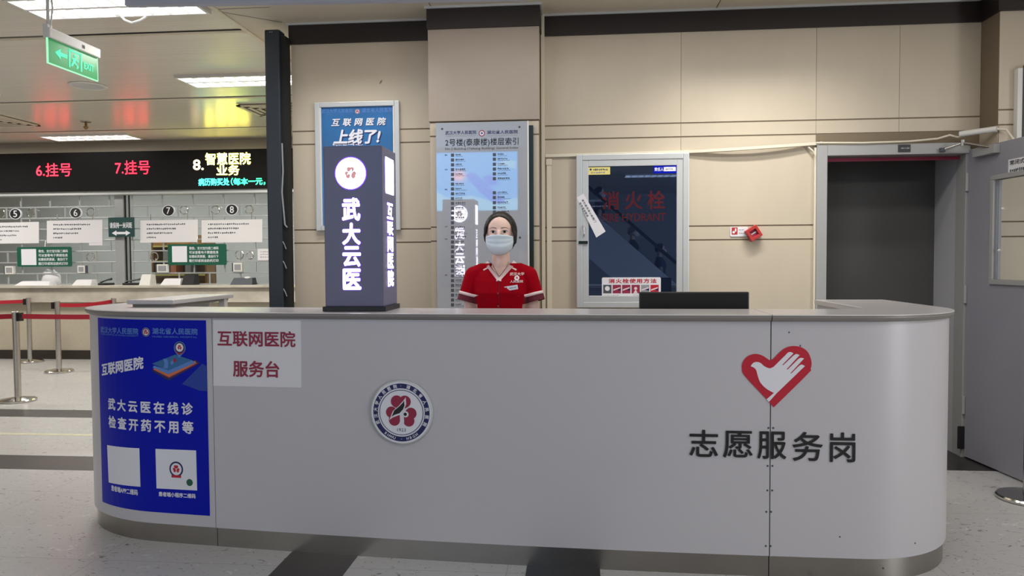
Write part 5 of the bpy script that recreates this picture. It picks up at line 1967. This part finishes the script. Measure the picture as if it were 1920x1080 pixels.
lines('embroidery', [(fit(text2d('武汉大学', .02), *bx(958, 511, 984, 517)), M['trim'], .0006), (fit(text2d('人民医院', .02), *bx(959, 525.5, 982, 530.5)), M['trim'], .0006)], tun, dmap)
a = bx(966, 517, 976, 526)
flat('emblem', [(disc((a[0] + a[2]) / 2, (a[1] + a[3]) / 2, .013, 20), M['pwhite'], .0006), (petals((a[0] + a[2]) / 2, (a[1] + a[3]) / 2, .013), M['red'], .0010)], tun, dmap)
# name badge, slightly tilted
a = bx(948.5, 535, 974.5, 545)
ct_ = drape((a[0] + a[2]) / 2, (a[1] + a[3]) / 2, .006)
rot = Matrix.Rotation(math.radians(-9), 4, 'Y')
bm = bmesh.new()
t = bmesh.new()
add_box(t, (-.036, -.002, -.012), (.036, .002, .012), .001)
merge(bm, t, 0, Matrix.Translation(ct_) @ rot)
nb = mkbm('name_badge', bm, M['pwhite'], wo)
flat('badge_mark', [(disc(-.026, .002, .006, 14), M['red'], 0), (dashes(-.014, -.004, .028, .004, 5, 2), M['greyp'], 0)], nb, lambda u, v, h: ct_ + rot.to_3x3() @ Vector((u, -.0026 - h, v)))

# hair swept back from a centre parting
bm = bmesh.new()
HCC = HC + Vector((0, .006, -.002))
rad = Vector((.0835, .101, .101))
NP, NT = 72, 26
rows = []
for i in range(NP):
    ph = 2 * PI * i / NP
    dphi = min(ph, 2 * PI - ph)
    dg = math.degrees(dphi)
    pts_ = [(0, 50), (12, 50), (35, 53), (60, 58), (85, 63), (96, 74), (106, 100), (118, 114), (145, 128), (180, 134)]
    for (a, ta), (b, tb) in zip(pts_, pts_[1:]):
        if a <= dg <= b:
            th0 = ta + (tb - ta) * (dg - a) / (b - a)
            break
    th0 = math.radians(th0)
    col = []
    for j in range(NT):
        t = (j / (NT - 1)) ** 1.3
        th = th0 + (PI - .02 - th0) * t
        dvec = Vector((math.sin(th) * math.sin(ph), -math.cos(th), math.sin(th) * math.cos(ph)))
        g = .975 + .125 * min(1, t / .16) ** .6 + .006 * math.sin(ph * 40 + 3 * t)
        if dvec.z > .5 and abs(dvec.x) < .12:
            g -= .008 * (1 - abs(dvec.x) / .12)
        col.append(bm.verts.new(PO + HCC + Vector((rad.x * dvec.x, rad.y * dvec.y, rad.z * dvec.z)) * g))
    rows.append(col)
for i in range(NP):
    a, b = rows[i], rows[(i + 1) % NP]
    for j in range(NT - 1):
        bm.faces.new((a[j], b[j], b[j + 1], a[j + 1]))
bm.faces.new([r[-1] for r in rows])
hr = mkbm('hair', bm, M['hair'], wo, smooth=True)
bm = bmesh.new()
add_ellipsoid(bm, PO + Vector((0, .118, 1.47)), (.045, .04, .045), 18, 12)
mkbm('hair_bun', bm, M['hair'], hr, smooth=True)
for k in range(3):
    x = .076 + .004 * k
    tube('loose_strand', [PO + Vector((.070, -.045 + .014 * k, 1.535)), PO + Vector((x + .004, -.040 + .014 * k, 1.49)), PO + Vector((x + .001, -.034 + .015 * k, 1.45)), PO + Vector((x - .006, -.030 + .014 * k, 1.415 + .012 * k))], [.006, .005, .0035, .001], M['hair'], hr, 8)

tube('loose_strand', [PO + Vector((-.072, -.035, 1.535)), PO + Vector((-.082, -.028, 1.49)), PO + Vector((-.080, -.020, 1.462)), PO + Vector((-.074, -.014, 1.445))], [.008, .007, .005, .001], M['hair'], hr, 8)


def fdrape(x, z, off=.001):
    hit = bv.ray_cast(PO + Vector((x, -.6, z)), Vector((0, 1, 0)))
    return hit[0] - Vector((0, off, 0)) if hit[0] else PO + Vector((x, -.08, z))


# eyes, brows
EZ = 1.506
for sx in (-1, 1):
    ex0 = sx * .031
    em2 = lambda u, v, h: fdrape(u, v, .0006 + h)
    alm = [(ex0 + .0155 * math.cos(t), EZ + .0066 * math.sin(t) * (1.0 if math.sin(t) > 0 else .75) + sx * .0013 * math.cos(t)) for t in [2 * PI * i / 24 for i in range(24)]]
    ey = flat('eye', [(poly(alm), M['eye'], .0010), (disc(ex0, EZ + .0003, .0068, 18), M['iris'], .0022)], wo, em2)
    lid = [(ex0 + .0165 * math.cos(t), EZ + .0088 * math.sin(t) + sx * .0015 * math.cos(t)) for t in [PI * i / 12 for i in range(13)]]
    lid2 = [(ex0 + .0155 * math.cos(t), EZ + .0058 * math.sin(t) + sx * .0015 * math.cos(t)) for t in [PI * i / 12 for i in range(13)]]
    flat('eyelash', [(join([poly([lid[i], lid[i + 1], lid2[i + 1], lid2[i]]) for i in range(12)]), M['hair'], .0026)], ey, em2)
    br = [(ex0 - sx * .018, EZ + .0165), (ex0 - sx * .004, EZ + .0215), (ex0 + sx * .010, EZ + .0215), (ex0 + sx * .022, EZ + .0150)]
    up_ = [(x, z + .0044 - .0009 * i) for i, (x, z) in enumerate(br)]
    flat('eyebrow', [(join([poly([br[i], br[i + 1], up_[i + 1], up_[i]]) for i in range(3)]), M['hair'], .0006)], wo, em2)
# surgical mask with pleats and ear loops
V, Fc = [], []
NU, NV = 28, 20


def maskpt(u, v):                      # u -1..1 across, v 0 top .. 1 bottom
    a = u * math.radians(82)
    x = .0765 * math.sin(a)
    y = -.012 - .100 * math.cos(a) * (1 - .12 * max(0, v - .5) ** 2 * 4) + .030 * max(0, v - .72) / .28
    if v < .3:
        y -= .005 * (1 - abs(u)) * (1 - v / .3)
    top, bot = 1.4895 - .010 * abs(u) ** 1.5, 1.382 + .072 * abs(u) ** 2.0
    z = top + (bot - top) * v
    y -= .0022 * math.sin(v * 24) * (1 - u * u) + .004 * math.exp(-(u / .12) ** 2) * (1 - v)
    return PO + Vector((x, y, z))


for j in range(NV + 1):
    for i in range(NU + 1):
        V.append(maskpt(-1 + 2 * i / NU, j / NV))
for j in range(NV):
    for i in range(NU):
        k = j * (NU + 1) + i
        Fc.append([k, k + 1, k + NU + 2, k + NU + 1])
mk_ = mk('face_mask', V, Fc, M['mask'], wo, smooth=True)
sd = mk_.modifiers.new('thick', 'SOLIDIFY')
sd.thickness = .0018
for sx in (-1, 1):
    tube('ear_loop', [maskpt(sx, .08), PO + Vector((sx * .079, .012, 1.494)), PO + Vector((sx * .082, .030, 1.478)), PO + Vector((sx * .079, .012, 1.462)), maskpt(sx, .92)], .0014, M['mask'], mk_, 6)
# thin necklace line
tube('necklace', [fdrape(x, 1.268 + .08 * (abs(x) / .05) ** 1.2, .002) for x in [-.05 + .01 * i for i in range(11)]], .0010, M['dgrey'], wo, 6)

# ---------------------------------------------------------------- people of the hall, mirrored in the cabinet glass
DK = [mat('charcoal_jacket', (.02, .022, .03), .8), mat('blue_jacket', (.03, .05, .12), .8), mat('grey_jacket', (.10, .10, .12), .8)]


def passer(px, py, ys, rz, top, label, grp):
    h = mirror(px, py, gp, ys)
    r = wo.copy()
    r.name = 'person'
    C.objects.link(r)
    r.location = (h.x, ys, h.z - 1.62)
    r.rotation_euler = (0, 0, rz)
    r['label'] = label
    if grp:
        r['group'] = grp
    for ch in list(wo.children):
        kd = ch.name.split('.')[0]
        if kd not in ('body', 'trousers', 'shoe', 'tunic', 'hair', 'eye', 'eyebrow', 'face_mask'):
            continue
        k = ch.copy()
        C.objects.link(k)
        k.parent = r
        if kd == 'tunic':
            k.name = 'jacket'
            k.data = ch.data.copy()
            for i in range(len(k.data.materials)):
                k.data.materials[i] = top
    return r


g_ = 'people on the escalator'
passer(1125, 350, EY - .55, PI / 2, DK[0], 'person in a dark jacket highest on the escalator, mirrored left in the cabinet glass', g_)
passer(1188, 424, EY - .55, PI / 2, DK[0], 'person in dark clothes halfway down the escalator, mirrored mid cabinet glass', g_)
passer(1239, 456, EY - .55, PI / 2, DK[1], 'person in a blue jacket lowest on the escalator, mirrored right in the cabinet glass', g_)
